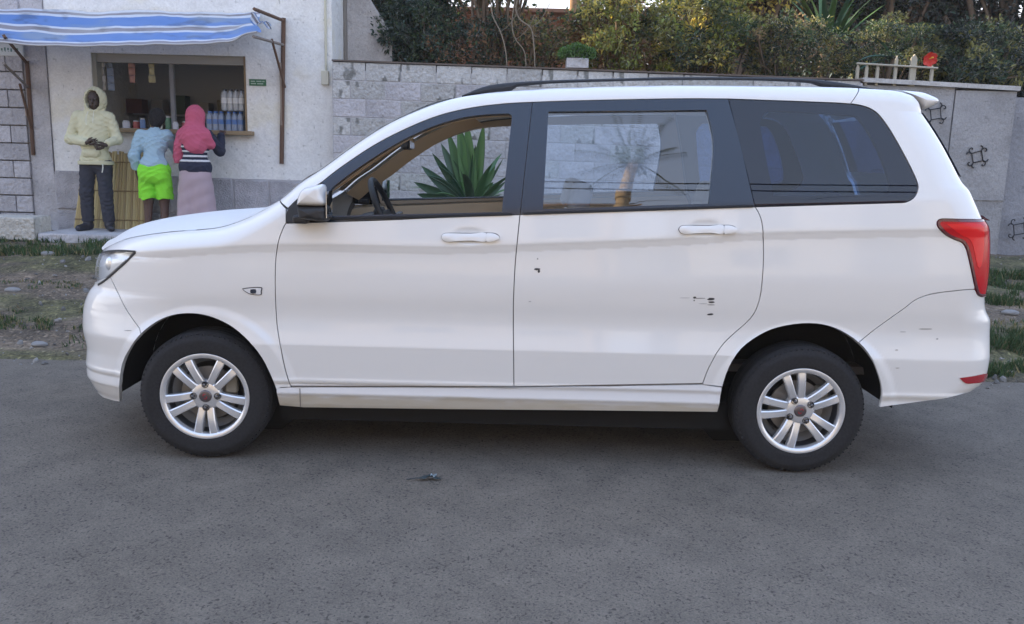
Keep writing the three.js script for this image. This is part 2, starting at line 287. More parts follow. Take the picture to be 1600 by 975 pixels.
// boxes get uv in metres with a random shift, so that no two blocks look alike
function mbox(sx, sy, sz, x, y, z, r = 0, du = rnd() * 7, dv = rnd() * 7) {
  const g = box(sx, sy, sz, 0, 0, 0, r), p = g.attributes.position, n = g.attributes.normal, uv = new Float32Array(p.count * 2);
  for (let i = 0; i < p.count; i++) { const ax = Math.abs(n.getX(i)), ay = Math.abs(n.getY(i)), az = Math.abs(n.getZ(i)); const a = az >= ax && az >= ay ? [p.getX(i), p.getY(i)] : ax >= ay ? [p.getZ(i), p.getY(i)] : [p.getX(i), p.getZ(i)]; uv[i * 2] = (a[0] + du) / 1.2; uv[i * 2 + 1] = (a[1] + dv) / 1.2; }
  g.setAttribute('uv', new THREE.BufferAttribute(uv, 2)); g.translate(x, y, z); return g;
}
const blockGeos = {}; function blockGeo(w, h, d) { const k = [w, h, d].map(v => v.toFixed(3)).join('_'); return (blockGeos[k] ??= [0, 1, 2, 3].map(() => mbox(w, h, d, 0, 0, 0, 0.008)))[Math.floor(rnd() * 4)]; }
function block(parent, name, w, h, d, x, y, z, m) { const o = mesh(name, blockGeo(w, h, d), m, parent); o.position.set(x, y, z); return o; }

// ------------------------------------------------------------------ the shop building (a group at its foot)
const rust = mat(0.13, 0.075, 0.05, 0.85), oldWood = mat(0.30, 0.22, 0.13, 0.85);
{
  const L = -5.52, R = atZ(519.5, 120, SHOP_Z).x, TOP = 6.3, DEPTH = 2.0, base = [(L + R) / 2, 0, SHOP_Z];
  const b = thing('shop_building', 'white plastered shop building with an open serving window and grey stone plinth', 'building', base);
  const o0 = atZ(141, 82, SHOP_Z), o1 = atZ(387, 205, SHOP_Z), ox0 = o0.x, ox1 = o1.x, oy0 = o1.y, oy1 = o0.y;
  const P = (g) => { g.translate(-base[0], -base[1], -base[2]); return g; };
  const uvm = g => { const u = g.attributes.uv; for (let i = 0; i < u.count; i++) u.setXY(i, u.getX(i) / 2.4, u.getY(i) / 2.4); return g; };
  const wallG = extrude([[L, 0.3], [R, 0.3], [R, TOP], [L, TOP]], 0.2, 0, [[ox0, oy0], [ox0, oy1], [ox1, oy1], [ox1, oy0]]); wallG.translate(0, 0, SHOP_Z - 0.2); uvm(wallG);
  mesh('wall', P(wallG), plaster, b);
  mesh('side_wall', P(mbox(0.2, TOP - 0.3, DEPTH, R - 0.1, (TOP + 0.3) / 2, SHOP_Z - 0.2 - DEPTH / 2)), plaster, b);
  mesh('side_wall', P(mbox(0.2, TOP - 0.3, DEPTH, L + 0.1, (TOP + 0.3) / 2, SHOP_Z - 0.2 - DEPTH / 2)), plaster, b);
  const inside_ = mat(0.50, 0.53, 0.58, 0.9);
  mesh('back_wall', P(mbox(R - L - 0.4, TOP - 0.3, 0.2, (L + R) / 2, (TOP + 0.3) / 2, SHOP_Z - DEPTH)), plaster, b);
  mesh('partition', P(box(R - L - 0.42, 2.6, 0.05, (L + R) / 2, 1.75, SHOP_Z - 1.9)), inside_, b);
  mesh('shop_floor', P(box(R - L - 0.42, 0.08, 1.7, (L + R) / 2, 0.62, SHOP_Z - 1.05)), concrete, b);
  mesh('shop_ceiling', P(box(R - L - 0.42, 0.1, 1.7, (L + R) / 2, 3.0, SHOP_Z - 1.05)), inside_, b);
  mesh('roof', P(box(R - L + 0.1, 0.15, DEPTH + 0.3, (L + R) / 2, TOP + 0.075, SHOP_Z - DEPTH / 2)), mat(0.3, 0.3, 0.31, 0.6), b);
  // timber of the opening
  const sillW = ox1 - ox0 + 0.12;
  mesh('window_sill', P(box(sillW, 0.05, 0.36, (ox0 + ox1) / 2 + 0.02, oy0 - 0.026, SHOP_Z - 0.06, 0.008)), oldWood, b);
  mesh('lintel', P(box(sillW, 0.10, 0.06, (ox0 + ox1) / 2, oy1 - 0.05, SHOP_Z - 0.08, 0.006)), mat(0.34, 0.32, 0.28, 0.85), b);
  mesh('window_post', P(box(0.045, oy1 - oy0 - 0.1, 0.05, atZ(263, 130, SHOP_Z).x, (oy0 + oy1) / 2 - 0.05, SHOP_Z - 0.12)), mat(0.20, 0.20, 0.21, 0.8), b);
  mesh('jamb', P(box(0.05, oy1 - oy0, 0.16, ox0 + 0.026, (oy0 + oy1) / 2, SHOP_Z - 0.10)), mat(0.30, 0.29, 0.24, 0.85), b);
  mesh('jamb', P(box(0.03, oy1 - oy0, 0.16, ox1 - 0.016, (oy0 + oy1) / 2, SHOP_Z - 0.10)), oldWood, b);
  // shelves inside
  for (const y of [oy0 - 0.12, oy0 + 0.22]) mesh('shelf', P(box(ox1 - ox0 + 0.4, 0.025, 0.34, (ox0 + ox1) / 2, y, SHOP_Z - 1.66)), mat(0.32, 0.32, 0.33, 0.85), b);
  // plinth of rough stones in two courses, proud of the wall
  const pt0 = atZ(20, 264, SHOP_Z).y, pt1 = atZ(450, 285, SHOP_Z).y;
  for (const [row, y0k, y1k] of [[0, 0, 0.44], [1, 0.44, 1]]) {
    let x = L + 0.005; while (x < R - 0.05) {
      let w = Math.min(rr(0.30, 0.52), R - x); if (R - x - w < 0.2) w = R - x; const pt = lerp(pt0, pt1, (x - L) / (R - L)), y0 = 0.38, y1 = pt, a = lerp(y0, y1, y0k), c = lerp(y0, y1, y1k);
      const g = new RoundedBoxGeometry(w - 0.014, c - a - 0.012, 0.14, 2, 0.02); const m = mesh('stone', g, blockMats[Math.floor(rnd() * 3)], b); m.position.set(x + w / 2 - base[0], (a + c) / 2, SHOP_Z - 0.015 + rr(-0.006, 0.006) - base[2]); x += w;
    }
  }
  mesh('plinth_mortar', P(mbox(R - L, (pt0 + pt1) / 2 - 0.34, 0.1, (L + R) / 2, ((pt0 + pt1) / 2 + 0.32) / 2, SHOP_Z - 0.012)), mortarMat, b);
  // small green plate, conduit
  const gp = atZ(403, 129, SHOP_Z);
  const plate = thing('door_plate', 'small green number plate on the white wall beside the serving window', 'sign', [gp.x, gp.y, SHOP_Z + 0.008]);
  mesh('plate', box(0.20, 0.075, 0.006, 0, 0, 0, 0.002), mat(0.03, 0.14, 0.07, 0.5), plate);
  for (const [x, y, w] of [[-0.055, 0.012, 0.05], [0.015, 0.013, 0.06], [0.068, 0.012, 0.025], [-0.05, -0.014, 0.06], [0.03, -0.014, 0.07]]) mesh('lettering', box(w, 0.012, 0.001, x, y, 0.0036), mat(0.35, 0.45, 0.38, 0.6), plate);
  const c0 = atZ(511.5, 76, SHOP_Z), c1 = atZ(509, 133, SHOP_Z);
  const cd = thing('conduit', 'cream cable conduit with a junction box on the corner of the white wall', 'conduit', [c1.x, c1.y, SHOP_Z + 0.02]);
  mesh('pipe', rod([c0.x - c1.x, 3.4, 0.004], [0.01, 0.1, 0.004], 0.014), mat(0.56, 0.54, 0.42, 0.6), cd);
  mesh('junction_box', box(0.085, 0.16, 0.05, 0, 0.08, 0.004, 0.008), mat(0.58, 0.56, 0.46, 0.6), cd);
}
// grey block building on the left, seen at the picture's edge and casting the street's shade
{
  const R = -5.53, L = -30, TOP = 11, b = thing('block_building', 'grey concrete block building standing left of the white shop', 'building', [-14, 0, SHOP_Z]);
  const bx = (n, g, m) => { g.translate(14, 0, -SHOP_Z); return mesh(n, g, m, b); };
  bx('wall', mbox(R - L, TOP, 0.2, (L + R) / 2, TOP / 2, SHOP_Z - 0.14), mortarMat); bx('back_wall', mbox(R - L, TOP, 0.2, (L + R) / 2, TOP / 2, SHOP_Z - 2.1), concrete);
  bx('roof', box(R - L - 0.02, 0.15, 2.3, (L + R) / 2, TOP + 0.08, SHOP_Z - 1.1), mat(0.32, 0.3, 0.3, 0.6));
  bx('side_wall', mbox(0.2, TOP, 1.74, R - 0.1, TOP / 2, SHOP_Z - 1.12), concrete);
  bx('pilaster', mbox(0.26, 3.0, 0.06, R - 0.13, 1.9, SHOP_Z - 0.01), concrete);
  for (let r = 0; r < 13; r++) for (let k = 0; k < 5; k++) { const w = 0.40, x = R - 0.26 - 0.2 - k * w + (r % 2 ? 0.2 : 0), y = 0.5 + r * 0.205; if (x + w / 2 > R - 0.26) { if (r % 2) { const o = mesh('block', blockGeo(0.192, 0.192, 0.1), blockMats[Math.floor(rnd() * 3)], b); o.position.set(R - 0.26 - 0.1 + 14, y + 0.1, 0); } continue; } const o = mesh('block', blockGeo(0.392, 0.192, 0.1), blockMats[Math.floor(rnd() * 3)], b); o.position.set(x + 14, y + 0.1, rr(-0.004, 0.004)); }
  const s0 = atZ(-30, 66, SHOP_Z + 0.06), s1 = atZ(37, 88, SHOP_Z + 0.06), sw = s1.x - s0.x, shh = s0.y - s1.y;
  const cv = document.createElement('canvas'); cv.width = 256; cv.height = 80; const cx = cv.getContext('2d'); cx.fillStyle = '#cfd3d2'; cx.fillRect(0, 0, 256, 80); cx.fillStyle = '#5f7f78'; for (let i = 0; i < 11; i++) { cx.fillRect(20 + i * 20, 26 + (i % 3) * 3, 11, 24 - (i % 2) * 7); cx.fillRect(24 + i * 20, 52, 7, 4); }
  const t = new THREE.CanvasTexture(cv); t.colorSpace = THREE.SRGBColorSpace;
  const sg = thing('shop_sign', 'pale signboard with faded lettering on the grey block wall under the awning', 'sign', [(s0.x + s1.x) / 2, s1.y, SHOP_Z + 0.045]);
  mesh('board', box(sw, shh, 0.03, 0, shh / 2, 0, 0.004), mat(0.6, 0.62, 0.62, 0.7), sg);
  const f = new THREE.PlaneGeometry(sw - 0.02, shh - 0.02); f.translate(0, shh / 2, 0.0175); mesh('lettering', f, new THREE.MeshStandardMaterial({ map: t, roughness: 0.7 }), sg);
}
// doorstep slab and kerb block
{
  const a = atZ(62, 372, -5.32), s = mesh('doorstep', mbox(3.1, 0.30, 1.05, a.x + 1.55, SLAB_Y - 0.15, -5.8, 0.02), concrete, scene); tag(s, 'long concrete doorstep slab in front of the shop', 'step');
  const k = mesh('concrete_block', mbox(0.95, 0.26, 0.36, atZ(53, 345, -5.25).x - 0.475, 0.60, -5.43, 0.025), surf(concreteTex, concreteBump, 1.05, 1.03, 0.92, 0.02), scene); tag(k, 'rough concrete block lying on the verge beside the doorstep slab', 'block');
}
// reed screen under the serving window
{
  const z = SHOP_Z + 0.10, tl = atZ(186, 239, z), tr = atZ(236, 239, z), bl = atZ(117, 349, z + 0.22), br = atZ(236, 352, z + 0.22), x0 = atZ(133, 245, z).x;
  const g = thing('reed_screen', 'yellow reed screen leaning against the wall under the serving window', 'screen', [(x0 + tr.x) / 2, SLAB_Y, z + 0.1]);
  const n = 30, geo = new THREE.CylinderGeometry(0.0135, 0.015, 1, 7); geo.translate(0, 0.5, 0); const cols = [[0.46, 0.36, 0.17], [0.40, 0.30, 0.14], [0.52, 0.43, 0.22], [0.34, 0.26, 0.13]].map(c => mat(...c, 0.8));
  for (let i = 0; i < n; i++) { const t = (i + 0.5) / n, xb = lerp(bl.x, br.x, t), xt = lerp(x0, tr.x, t), yt = tl.y + rr(-0.02, 0.02); const a = V3(xb, SLAB_Y, z + 0.24), c = V3(xt, yt, z + 0.02), d = c.clone().sub(a), o = mesh('reed', geo, cols[Math.floor(rnd() * 4)], g); o.position.copy(a).sub(g.position); o.quaternion.setFromUnitVectors(V3(0, 1, 0), d.clone().normalize()); o.scale.set(1.25, d.length(), 1); }
  for (const h of [0.12, 0.5, 0.88]) { const p = (s) => [lerp(lerp(bl.x, br.x, s), lerp(x0, tr.x, s), h) - g.position.x, lerp(SLAB_Y, tl.y, h) - g.position.y, lerp(z + 0.24, z + 0.02, h) + 0.02 - g.position.z]; mesh('binding', rod(p(0), p(1), 0.006), mat(0.25, 0.18, 0.09, 0.9), g); }
}
// awning: striped tarpaulin sheet, steel brackets
{
  const zb = SHOP_Z + 0.03, zf = -5.2, N = 90, M = 18;
  const topL = atZ(-80, 12, zb), topR = atZ(400, 21, zb), frL = atZ(-80, 61, zf), frR = atZ(402, 64, zf);
  const stripe = tex(512, 256, (u, v) => { const s = v + 0.006 * (fbm(u * 9, v * 3, 2, 3) - 0.5), fd = 0.55 * sstep(0.45, 0.75, fbm(u * 7, v * 4, 4, 19)), dt = 1 - 0.22 * sstep(0.55, 0.8, fbm(u * 16, v * 6, 4, 29)); const c = stripeOf(s), g = (c[0] + c[1] + c[2]) / 3; return c.map(q => lerp(q, g * 0.6 + 80, fd) * dt); });
  function stripeOf(s) { const blue = [80, 128, 196], white = [205, 212, 226], grey = [138, 134, 142]; const B = [[0.00, 0.05, grey], [0.05, 0.09, white], [0.09, 0.33, blue], [0.33, 0.39, white], [0.39, 0.50, grey], [0.50, 0.56, white], [0.56, 0.82, blue], [0.82, 0.88, white], [0.88, 0.94, grey], [0.94, 1.01, white]]; for (const [a, b, c] of B) if (s >= a && s < b) return c; return white; }
  const f = (u, v) => {   // v: 0 at the front hem, 1 at the wall
    const sag = 0.016 * Math.sin(u * 9.3 + 0.6) * Math.sin(v * 3.1) + 0.022 * (fbm(u * 11, v * 2, 3, 201) - 0.5) * 2 - 0.03 * Math.sin(v * 3.1) + 0.003 * Math.sin(u * 40 + Math.sin(v * 5) * 2);
    const x = lerp(lerp(frL.x, frR.x, u), lerp(topL.x, topR.x, u), v);
    const end = sstep(0.9, 1.0, u), y = lerp(lerp(frL.y, frR.y, u) + 0.10 * end - 0.05 * Math.sin(Math.PI * clamp(u * 1.1, 0, 1)) + 0.006 * Math.sin(u * 22), lerp(topL.y, topR.y, u), Math.pow(v, 0.9)) + sag - end * 0.03 * Math.sin(v * 12);
    return [x + end * 0.05 * Math.sin(v * 9), y, lerp(zf, zb, v) + 0.02 * Math.sin(u * 13), u, v];
  };
  const aw = thing('awning', 'blue white and grey striped tarpaulin awning over the serving window', 'awning', [(frL.x + frR.x) / 2, frL.y, zf]);
  const P = g => { g.translate(-aw.position.x, -aw.position.y, -aw.position.z); return g; };
  const tarp = new THREE.MeshPhysicalMaterial({ map: stripe, roughness: 0.6, transmission: 0.22, thickness: 0, side: THREE.DoubleSide });
  mesh('tarpaulin', P(gridGeo(N, M, f)), tarp, aw);
  mesh('folded_end', P(gridGeo(14, 10, (u, v) => { const a = atZ(lerp(392, 424, u), lerp(20, 44, u * 0.9) + v * 14 * (1 - u), lerp(zf + 0.02, zb + 0.3, u * 0.6)); return [a.x, a.y + 0.03 * Math.sin(u * 9 + v * 3), a.z + 0.02 * Math.sin(v * 8), u, 0.3 + v * 0.3]; })), tarp, aw);
  // hem rope
  const hem = []; for (let i = 0; i <= 24; i++) { const p = f(i / 24, 0); hem.push([p[0], p[1] - 0.006, p[2]]); }
  mesh('hem', P(new THREE.TubeGeometry(new THREE.CatmullRomCurve3(hem.map(p => V3(...p))), 60, 0.010, 6)), mat(0.42, 0.42, 0.44, 0.9), aw);
  const bracket = (pxTop, pyTop, pxBot, pyBot, pxF, pyF, label) => {
    const t = atZ(pxTop, pyTop, zb), bo = atZ(pxBot, pyBot, zb), fr = atZ(pxF, pyF, zf), g = thing('awning_bracket', label, 'bracket', [bo.x, bo.y, zb], 0, 'rusty awning brackets');
    const q = p => [p[0] - bo.x, p[1] - bo.y, p[2] - zb];
    mesh('post', rod(q([bo.x, bo.y, zb]), q([t.x, t.y, zb]), 0.026, 0.026, 4), rust, g);
    mesh('arm', rod(q([t.x, t.y - 0.03, zb]), q([fr.x, fr.y, zf]), 0.02, 0.02, 4), rust, g);
    mesh('lower_arm', rod(q([t.x - 0.01, t.y - 0.30, zb]), q([fr.x, fr.y - 0.28, zf + 0.05]), 0.016, 0.016, 6), mat(0.22, 0.19, 0.17, 0.8), g);
    mesh('brace', rod(q([t.x, t.y - 0.78, zb + 0.01]), q([lerp(t.x, fr.x, 0.45), t.y - 0.30, lerp(zb, zf, 0.45)]), 0.014, 0.014, 6), rust, g);
    mesh('stay', rod(q([t.x - 0.045, t.y - 0.5, zb + 0.015]), q([t.x - 0.05, bo.y + 0.45, zb + 0.015]), 0.012, 0.012, 6), mat(0.33, 0.27, 0.22, 0.8), g);
    return g;
  };
  bracket(443, 28, 440, 256, 397, 14, 'rusty steel awning bracket on the white wall right of the serving window');
  const g2 = bracket(42, 95, 52, 242, 6, 56, 'rusty steel awning bracket on the grey block wall beside the pale signboard');
}

// ------------------------------------------------------------------ boundary wall of blocks and the ornamented panels
{
  const x0 = atZ(520, 150, WALL_Z).x + 0.01, x1 = 3.98, top0 = 2.545, top1 = 2.47, n = 12;
  const w = thing('block_wall', 'grey concrete block boundary wall behind the car', 'wall', [(x0 + x1) / 2, 0, WALL_Z]);
  mesh('mortar', mbox(x1 - x0, 2.44, 0.14, 0, 1.22, 0.0005), mortarMat, w);
  const h = 0.207, rows = 11;
  for (let r = 0; r < rows; r++) {
    let x = x0 - (r % 2 ? 0.2 : 0.02);
    while (x < x1) { let a = Math.max(x, x0), b = Math.min(x + 0.408, x1); if (b - a > 0.06) { const y = lerp(top0, top1, (a - x0) / (x1 - x0)) - (r + 0.5) * h - 0.01; if (y > 0.35) { const wd = Math.abs(b - a - 0.408) < 0.001 ? 0.400 : b - a - 0.008; block(w, 'block', wd, h - 0.008, 0.15, (a + b) / 2 - (x0 + x1) / 2, y, rr(-0.002, 0.003), r === 0 || (r === 1 && rnd() < 0.6) || rnd() < 0.2 ? mossMats[Math.floor(rnd() * 2)] : blockMats[1 + Math.floor(rnd() * 3)]); } } x += 0.408; }
  }
  const cap = mbox(x1 - x0, 0.018, 0.20, 0, 0, 0); cap.rotateZ(-Math.atan2(top0 - top1, x1 - x0)); cap.translate(0, (top0 + top1) / 2 + 0.004, -0.01); mesh('coping', cap, mat(0.13, 0.105, 0.09, 0.95), w);
}
{
  const x0 = 3.99, w = thing('ornamented_wall', 'grey rendered concrete wall with black scrollwork ornaments behind the tailgate', 'wall', [5.4, 0, WALL_Z]);
  const rend = surf(concreteTex, concreteBump, 0.62, 0.63, 0.64, 0.008), rendD = surf(concreteTex, concreteBump, 0.50, 0.52, 0.56, 0.008);
  const seam1 = atZ(1487, 180, WALL_Z).x, seam2 = atZ(1574, 250, WALL_Z).x, tp = x => 2.43 - 0.042 * (x - 4.4) * 0.9;
  const panelW = (a, b, m, dz) => mesh('panel', mbox(b - a - 0.012, tp((a + b) / 2), 0.16, (a + b) / 2 - 5.4, tp((a + b) / 2) / 2, -0.06 + dz), m, w);
  panelW(x0, seam1, rend, 0); panelW(seam1, seam2, rend, 0.012); panelW(seam2, 8.2, rendD, -0.05); panelW(8.2, 12, rendD, -0.05); panelW(12, 16, rendD, -0.05);
  const dado = mbox(seam2 - x0, 0.012, 0.03, (x0 + seam2) / 2 - 5.4, atZ(1540, 312, WALL_Z).y, 0.03); mesh('ledge', dado, rend, w);
  const cp = mbox(seam2 - x0 + 0.02, 0.05, 0.24, (x0 + seam2) / 2 - 5.4, 0, -0.05); cp.rotateZ(-0.03); cp.translate(0, tp((x0 + seam2) / 2) + 0.025, 0); mesh('coping', cp, surf(concreteTex, concreteBump, 0.95, 0.95, 0.92, 0.01), w);
  const iron = mat(0.02, 0.02, 0.024, 0.7);
  const orn = (px, py, rot, s = 1) => {
    const c = atZ(px, py, WALL_Z + 0.04), parts = [], R = 0.064 * s;
    for (let k = 0; k < 4; k++) {
      const a = k * Math.PI / 2, ca = Math.cos(a), sa = Math.sin(a), T = p => [ca * p[0] - sa * p[1], sa * p[0] + ca * p[1], 0];
      parts.push(rod(T([-R * 0.95, R * 0.95]), T([R * 0.95, R * 0.95]), 0.006));
      parts.push(tube([[R, R], [R * 1.5, R * 1.35], [R * 1.95, R * 1.05], [R * 1.9, R * 0.65], [R * 1.6, R * 0.7]].map(T), 0.006, 6, 14));
      parts.push(tube([[R, R], [R * 1.3, R * 1.55], [R * 1.0, R * 1.95]].map(T), 0.007, 6, 8));
    }
    const g = merge(parts); g.rotateZ(rot); const o = mesh('ornament', g, iron, w); o.position.set(c.x - 5.4, c.y, 0.042);
  };
  orn(1527, 245, 0.28, 0.95); orn(1462, 178, 0.2, 0.95); orn(1592, 358, 0.2, 1); orn(1400, 245, 0.25, 0.95); orn(1665, 250, 0.3, 1);
}
// picket railing on top of the wall
{
  const y0 = 2.42, cream = mat(0.38, 0.35, 0.28, 0.85), a = atZ(1335, 120, WALL_Z + 0.02).x, b = atZ(1462, 120, WALL_Z + 0.02).x;
  const r = thing('picket_railing', 'weathered cream picket railing on top of the wall above the car roof', 'railing', [(a + b) / 2, y0, WALL_Z + 0.02]);
  const pk = [1338, 1352, 1369, 1397, 1424, 1454]; pk.forEach((px, i) => { const p = atZ(px, 130, WALL_Z + 0.02), wd = i === 4 ? 0.07 : 0.032, h = i === 4 ? 0.36 : i === 3 ? 0.34 : 0.24; mesh('picket', extrude([[-wd / 2, 0], [wd / 2, 0], [wd / 2, h - 0.05], [0, h], [-wd / 2, h - 0.05]], 0.03, 0.004), cream, r).position.set(p.x - (a + b) / 2, 0, -0.015); });
  mesh('rail', rod([a - (a + b) / 2, 0.24, 0.03], [b - (a + b) / 2, 0.21, 0.03], 0.012), cream, r);
}
// ------------------------------------------------------------------ plants
function LeafSet() { this.p = []; this.c = []; this.i = []; this.n = []; }
LeafSet.prototype.leaf = function (x, y, z, d, nrm, len, wid, col, fold = 0.25) {   // d: direction of the blade, nrm: its upper side
  const s = V3().crossVectors(d, nrm).normalize(), o = this.p.length / 3, up = nrm;
  const P = (a, b, c) => this.p.push(x + d.x * a + s.x * b + up.x * c, y + d.y * a + s.y * b + up.y * c, z + d.z * a + s.z * b + up.z * c);
  P(0, 0, 0); P(len * 0.45, wid / 2, wid * fold); P(len, 0, -len * 0.12); P(len * 0.45, -wid / 2, wid * fold);
  for (let k = 0; k < 4; k++) this.c.push(...col);
  this.i.push(o, o + 1, o + 2, o, o + 2, o + 3);
};
LeafSet.prototype.geo = function (ox, oy, oz) {
  const g = new THREE.BufferGeometry(), p = new Float32Array(this.p); for (let k = 0; k < p.length; k += 3) { p[k] -= ox; p[k + 1] -= oy; p[k + 2] -= oz; }
  g.setAttribute('position', new THREE.BufferAttribute(p, 3)); g.setAttribute('color', new THREE.Float32BufferAttribute(this.c, 3)); g.setIndex(this.i); g.computeVertexNormals(); return g;
};
const leafMat = new THREE.MeshPhysicalMaterial({ vertexColors: true, roughness: 0.95, transmission: 0.5, thickness: 0, side: THREE.DoubleSide });
const barkMat = mat(0.16, 0.12, 0.085, 0.95), paleBark = mat(0.24, 0.20, 0.15, 0.9);
function rdir(up = 0) { const v = V3(rr(-1, 1), rr(-1, 1) + up, rr(-1, 1)); return v.lengthSq() < 0.01 ? V3(0, 1, 0) : v.normalize(); }
// shrub: clumps of leaves through the crown's volume on limbs that start at the foot
function shrub(name, label, cat, { foot, c, r, clumps, per, clumpR = 0.2, leaf = 0.06, wide = 0.5, cols, layered = 0, group, bark = barkMat, trunkR = 0.035 }) {
  const t = thing(name, label, cat, foot, 0, group), L = new LeafSet(), limbs = [];
  const main = V3(foot[0], foot[1], foot[2]);
  for (let k = 0; k < clumps; k++) {
    let v; do { v = V3(rr(-1, 1), rr(-1, 1), rr(-1, 1)); } while (v.lengthSq() > 1 || v.lengthSq() < 0.12);
    const o = V3(c[0] + v.x * r[0], c[1] + v.y * r[1], c[2] + v.z * r[2]); const cr = clumpR * rr(0.6, 1.3), shade = rr(0.75, 1.25);
    if (k % 3 === 0) { const m = main.clone().lerp(o, 0.55).add(V3(rr(-0.1, 0.1), rr(-0.05, 0.15), rr(-0.1, 0.1))); limbs.push(new THREE.TubeGeometry(new THREE.CatmullRomCurve3([main.clone(), m, o]), 6, trunkR * rr(0.2, 0.4), 5)); }
    const pc = cols[Math.floor(rnd() * cols.length)];
    for (let q = 0; q < per; q++) {
      const a = rdir(), rad = cr * Math.cbrt(rnd()); const x = o.x + a.x * rad, y = o.y + a.y * rad * (layered ? 0.35 : 0.8), z = o.z + a.z * rad;
      const d = a.clone().multiplyScalar(0.8).add(rdir(0.2)).normalize(), nn = rdir(0.9); const col = rnd() < 0.75 ? pc : cols[Math.floor(rnd() * cols.length)], k2 = shade * rr(0.7, 1.3), len = leaf * rr(0.6, 1.35);
      L.leaf(x, y, z, d, nn, len, len * wide, [col[0] * k2, col[1] * k2, col[2] * k2]);
    }
  }
  const crown = mesh('crown', L.geo(...foot), leafMat, t);
  const trunk = [rod([0, -0.1, 0], [c[0] - foot[0], (c[1] - foot[1]) * 0.7, c[2] - foot[2]], trunkR, trunkR * 0.5, 7)]; for (const l of limbs) { l.translate(-foot[0], -foot[1], -foot[2]); trunk.push(l); }
  mesh('trunk', merge(trunk), bark, t); return t;
}
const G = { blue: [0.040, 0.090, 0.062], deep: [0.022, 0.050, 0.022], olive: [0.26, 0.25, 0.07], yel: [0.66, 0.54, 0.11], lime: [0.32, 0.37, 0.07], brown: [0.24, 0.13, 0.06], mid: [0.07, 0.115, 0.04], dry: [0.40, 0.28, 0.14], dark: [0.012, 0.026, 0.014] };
function at(px, py, z) { const p = atZ(px, py, z); return [p.x, p.y, z]; }
const BACK_Y = 2.2;
function shrubPx(name, label, px, py, rx, ry, z, o) { const c = at(px, py, z), k = (camera.position.z - z) / FPX; return shrub(name, label, o.cat ?? 'shrub', { foot: [c[0] + (o.fx ?? 0), BACK_Y, z], c, r: [rx * k, ry * k, o.rz ?? 0.5], ...o }); }
// ground behind the wall
{ const g = gridGeo(60, 20, (u, v) => { const x = lerp(-2.05, 16, u), z = lerp(WALL_Z - 0.16, -16, v); return [x, BACK_Y + 0.25 * fbm(x * 2, z * 2, 3, 5) * sstep(6.4, 7, -z) + Math.max(0, (-z - 9) * 0.05), z, x / 2, z / 2]; }); structure('garden_ground', g, mat(0.14, 0.10, 0.07, 0.98)); }
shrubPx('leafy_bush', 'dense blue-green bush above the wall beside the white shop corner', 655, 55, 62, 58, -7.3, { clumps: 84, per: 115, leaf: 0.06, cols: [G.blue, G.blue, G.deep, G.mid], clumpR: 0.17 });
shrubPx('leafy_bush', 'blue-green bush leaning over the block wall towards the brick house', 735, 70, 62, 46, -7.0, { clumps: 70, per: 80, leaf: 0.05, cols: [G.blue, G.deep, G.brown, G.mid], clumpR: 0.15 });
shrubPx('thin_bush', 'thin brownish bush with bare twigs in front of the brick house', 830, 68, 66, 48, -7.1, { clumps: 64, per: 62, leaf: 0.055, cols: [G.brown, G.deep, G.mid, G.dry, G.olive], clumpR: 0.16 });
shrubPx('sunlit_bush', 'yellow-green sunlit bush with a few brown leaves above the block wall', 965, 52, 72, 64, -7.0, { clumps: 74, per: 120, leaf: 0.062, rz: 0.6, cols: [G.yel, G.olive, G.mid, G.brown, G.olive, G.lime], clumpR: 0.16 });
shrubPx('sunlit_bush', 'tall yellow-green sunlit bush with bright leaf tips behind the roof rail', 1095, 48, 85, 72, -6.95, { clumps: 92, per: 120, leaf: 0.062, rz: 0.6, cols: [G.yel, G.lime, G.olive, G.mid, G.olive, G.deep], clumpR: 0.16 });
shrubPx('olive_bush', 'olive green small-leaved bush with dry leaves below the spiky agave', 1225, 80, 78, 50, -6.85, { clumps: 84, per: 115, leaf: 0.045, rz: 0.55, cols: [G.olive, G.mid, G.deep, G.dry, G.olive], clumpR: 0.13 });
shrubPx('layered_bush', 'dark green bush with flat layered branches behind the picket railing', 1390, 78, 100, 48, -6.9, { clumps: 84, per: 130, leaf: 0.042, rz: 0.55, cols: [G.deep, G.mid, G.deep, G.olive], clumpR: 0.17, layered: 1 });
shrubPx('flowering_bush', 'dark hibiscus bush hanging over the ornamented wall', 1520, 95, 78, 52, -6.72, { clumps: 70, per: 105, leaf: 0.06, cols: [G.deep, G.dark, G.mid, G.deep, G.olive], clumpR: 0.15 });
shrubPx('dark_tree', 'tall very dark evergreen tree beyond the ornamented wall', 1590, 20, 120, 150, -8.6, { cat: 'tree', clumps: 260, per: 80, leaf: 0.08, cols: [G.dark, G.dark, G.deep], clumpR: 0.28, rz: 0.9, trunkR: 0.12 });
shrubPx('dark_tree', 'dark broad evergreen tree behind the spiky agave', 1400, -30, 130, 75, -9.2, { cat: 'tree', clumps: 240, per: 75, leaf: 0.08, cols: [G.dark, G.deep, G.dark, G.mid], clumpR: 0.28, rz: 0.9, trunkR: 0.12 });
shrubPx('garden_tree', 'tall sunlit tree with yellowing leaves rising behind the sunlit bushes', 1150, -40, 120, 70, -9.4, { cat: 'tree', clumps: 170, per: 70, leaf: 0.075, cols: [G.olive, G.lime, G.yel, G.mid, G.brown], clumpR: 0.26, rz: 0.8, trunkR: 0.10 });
shrubPx('garden_tree', 'slender tree with loose leaves in front of the brick house roof', 775, -42, 75, 40, -7.0, { cat: 'tree', clumps: 70, per: 55, leaf: 0.07, cols: [G.mid, G.olive, G.blue], clumpR: 0.24, rz: 0.6, trunkR: 0.06 });
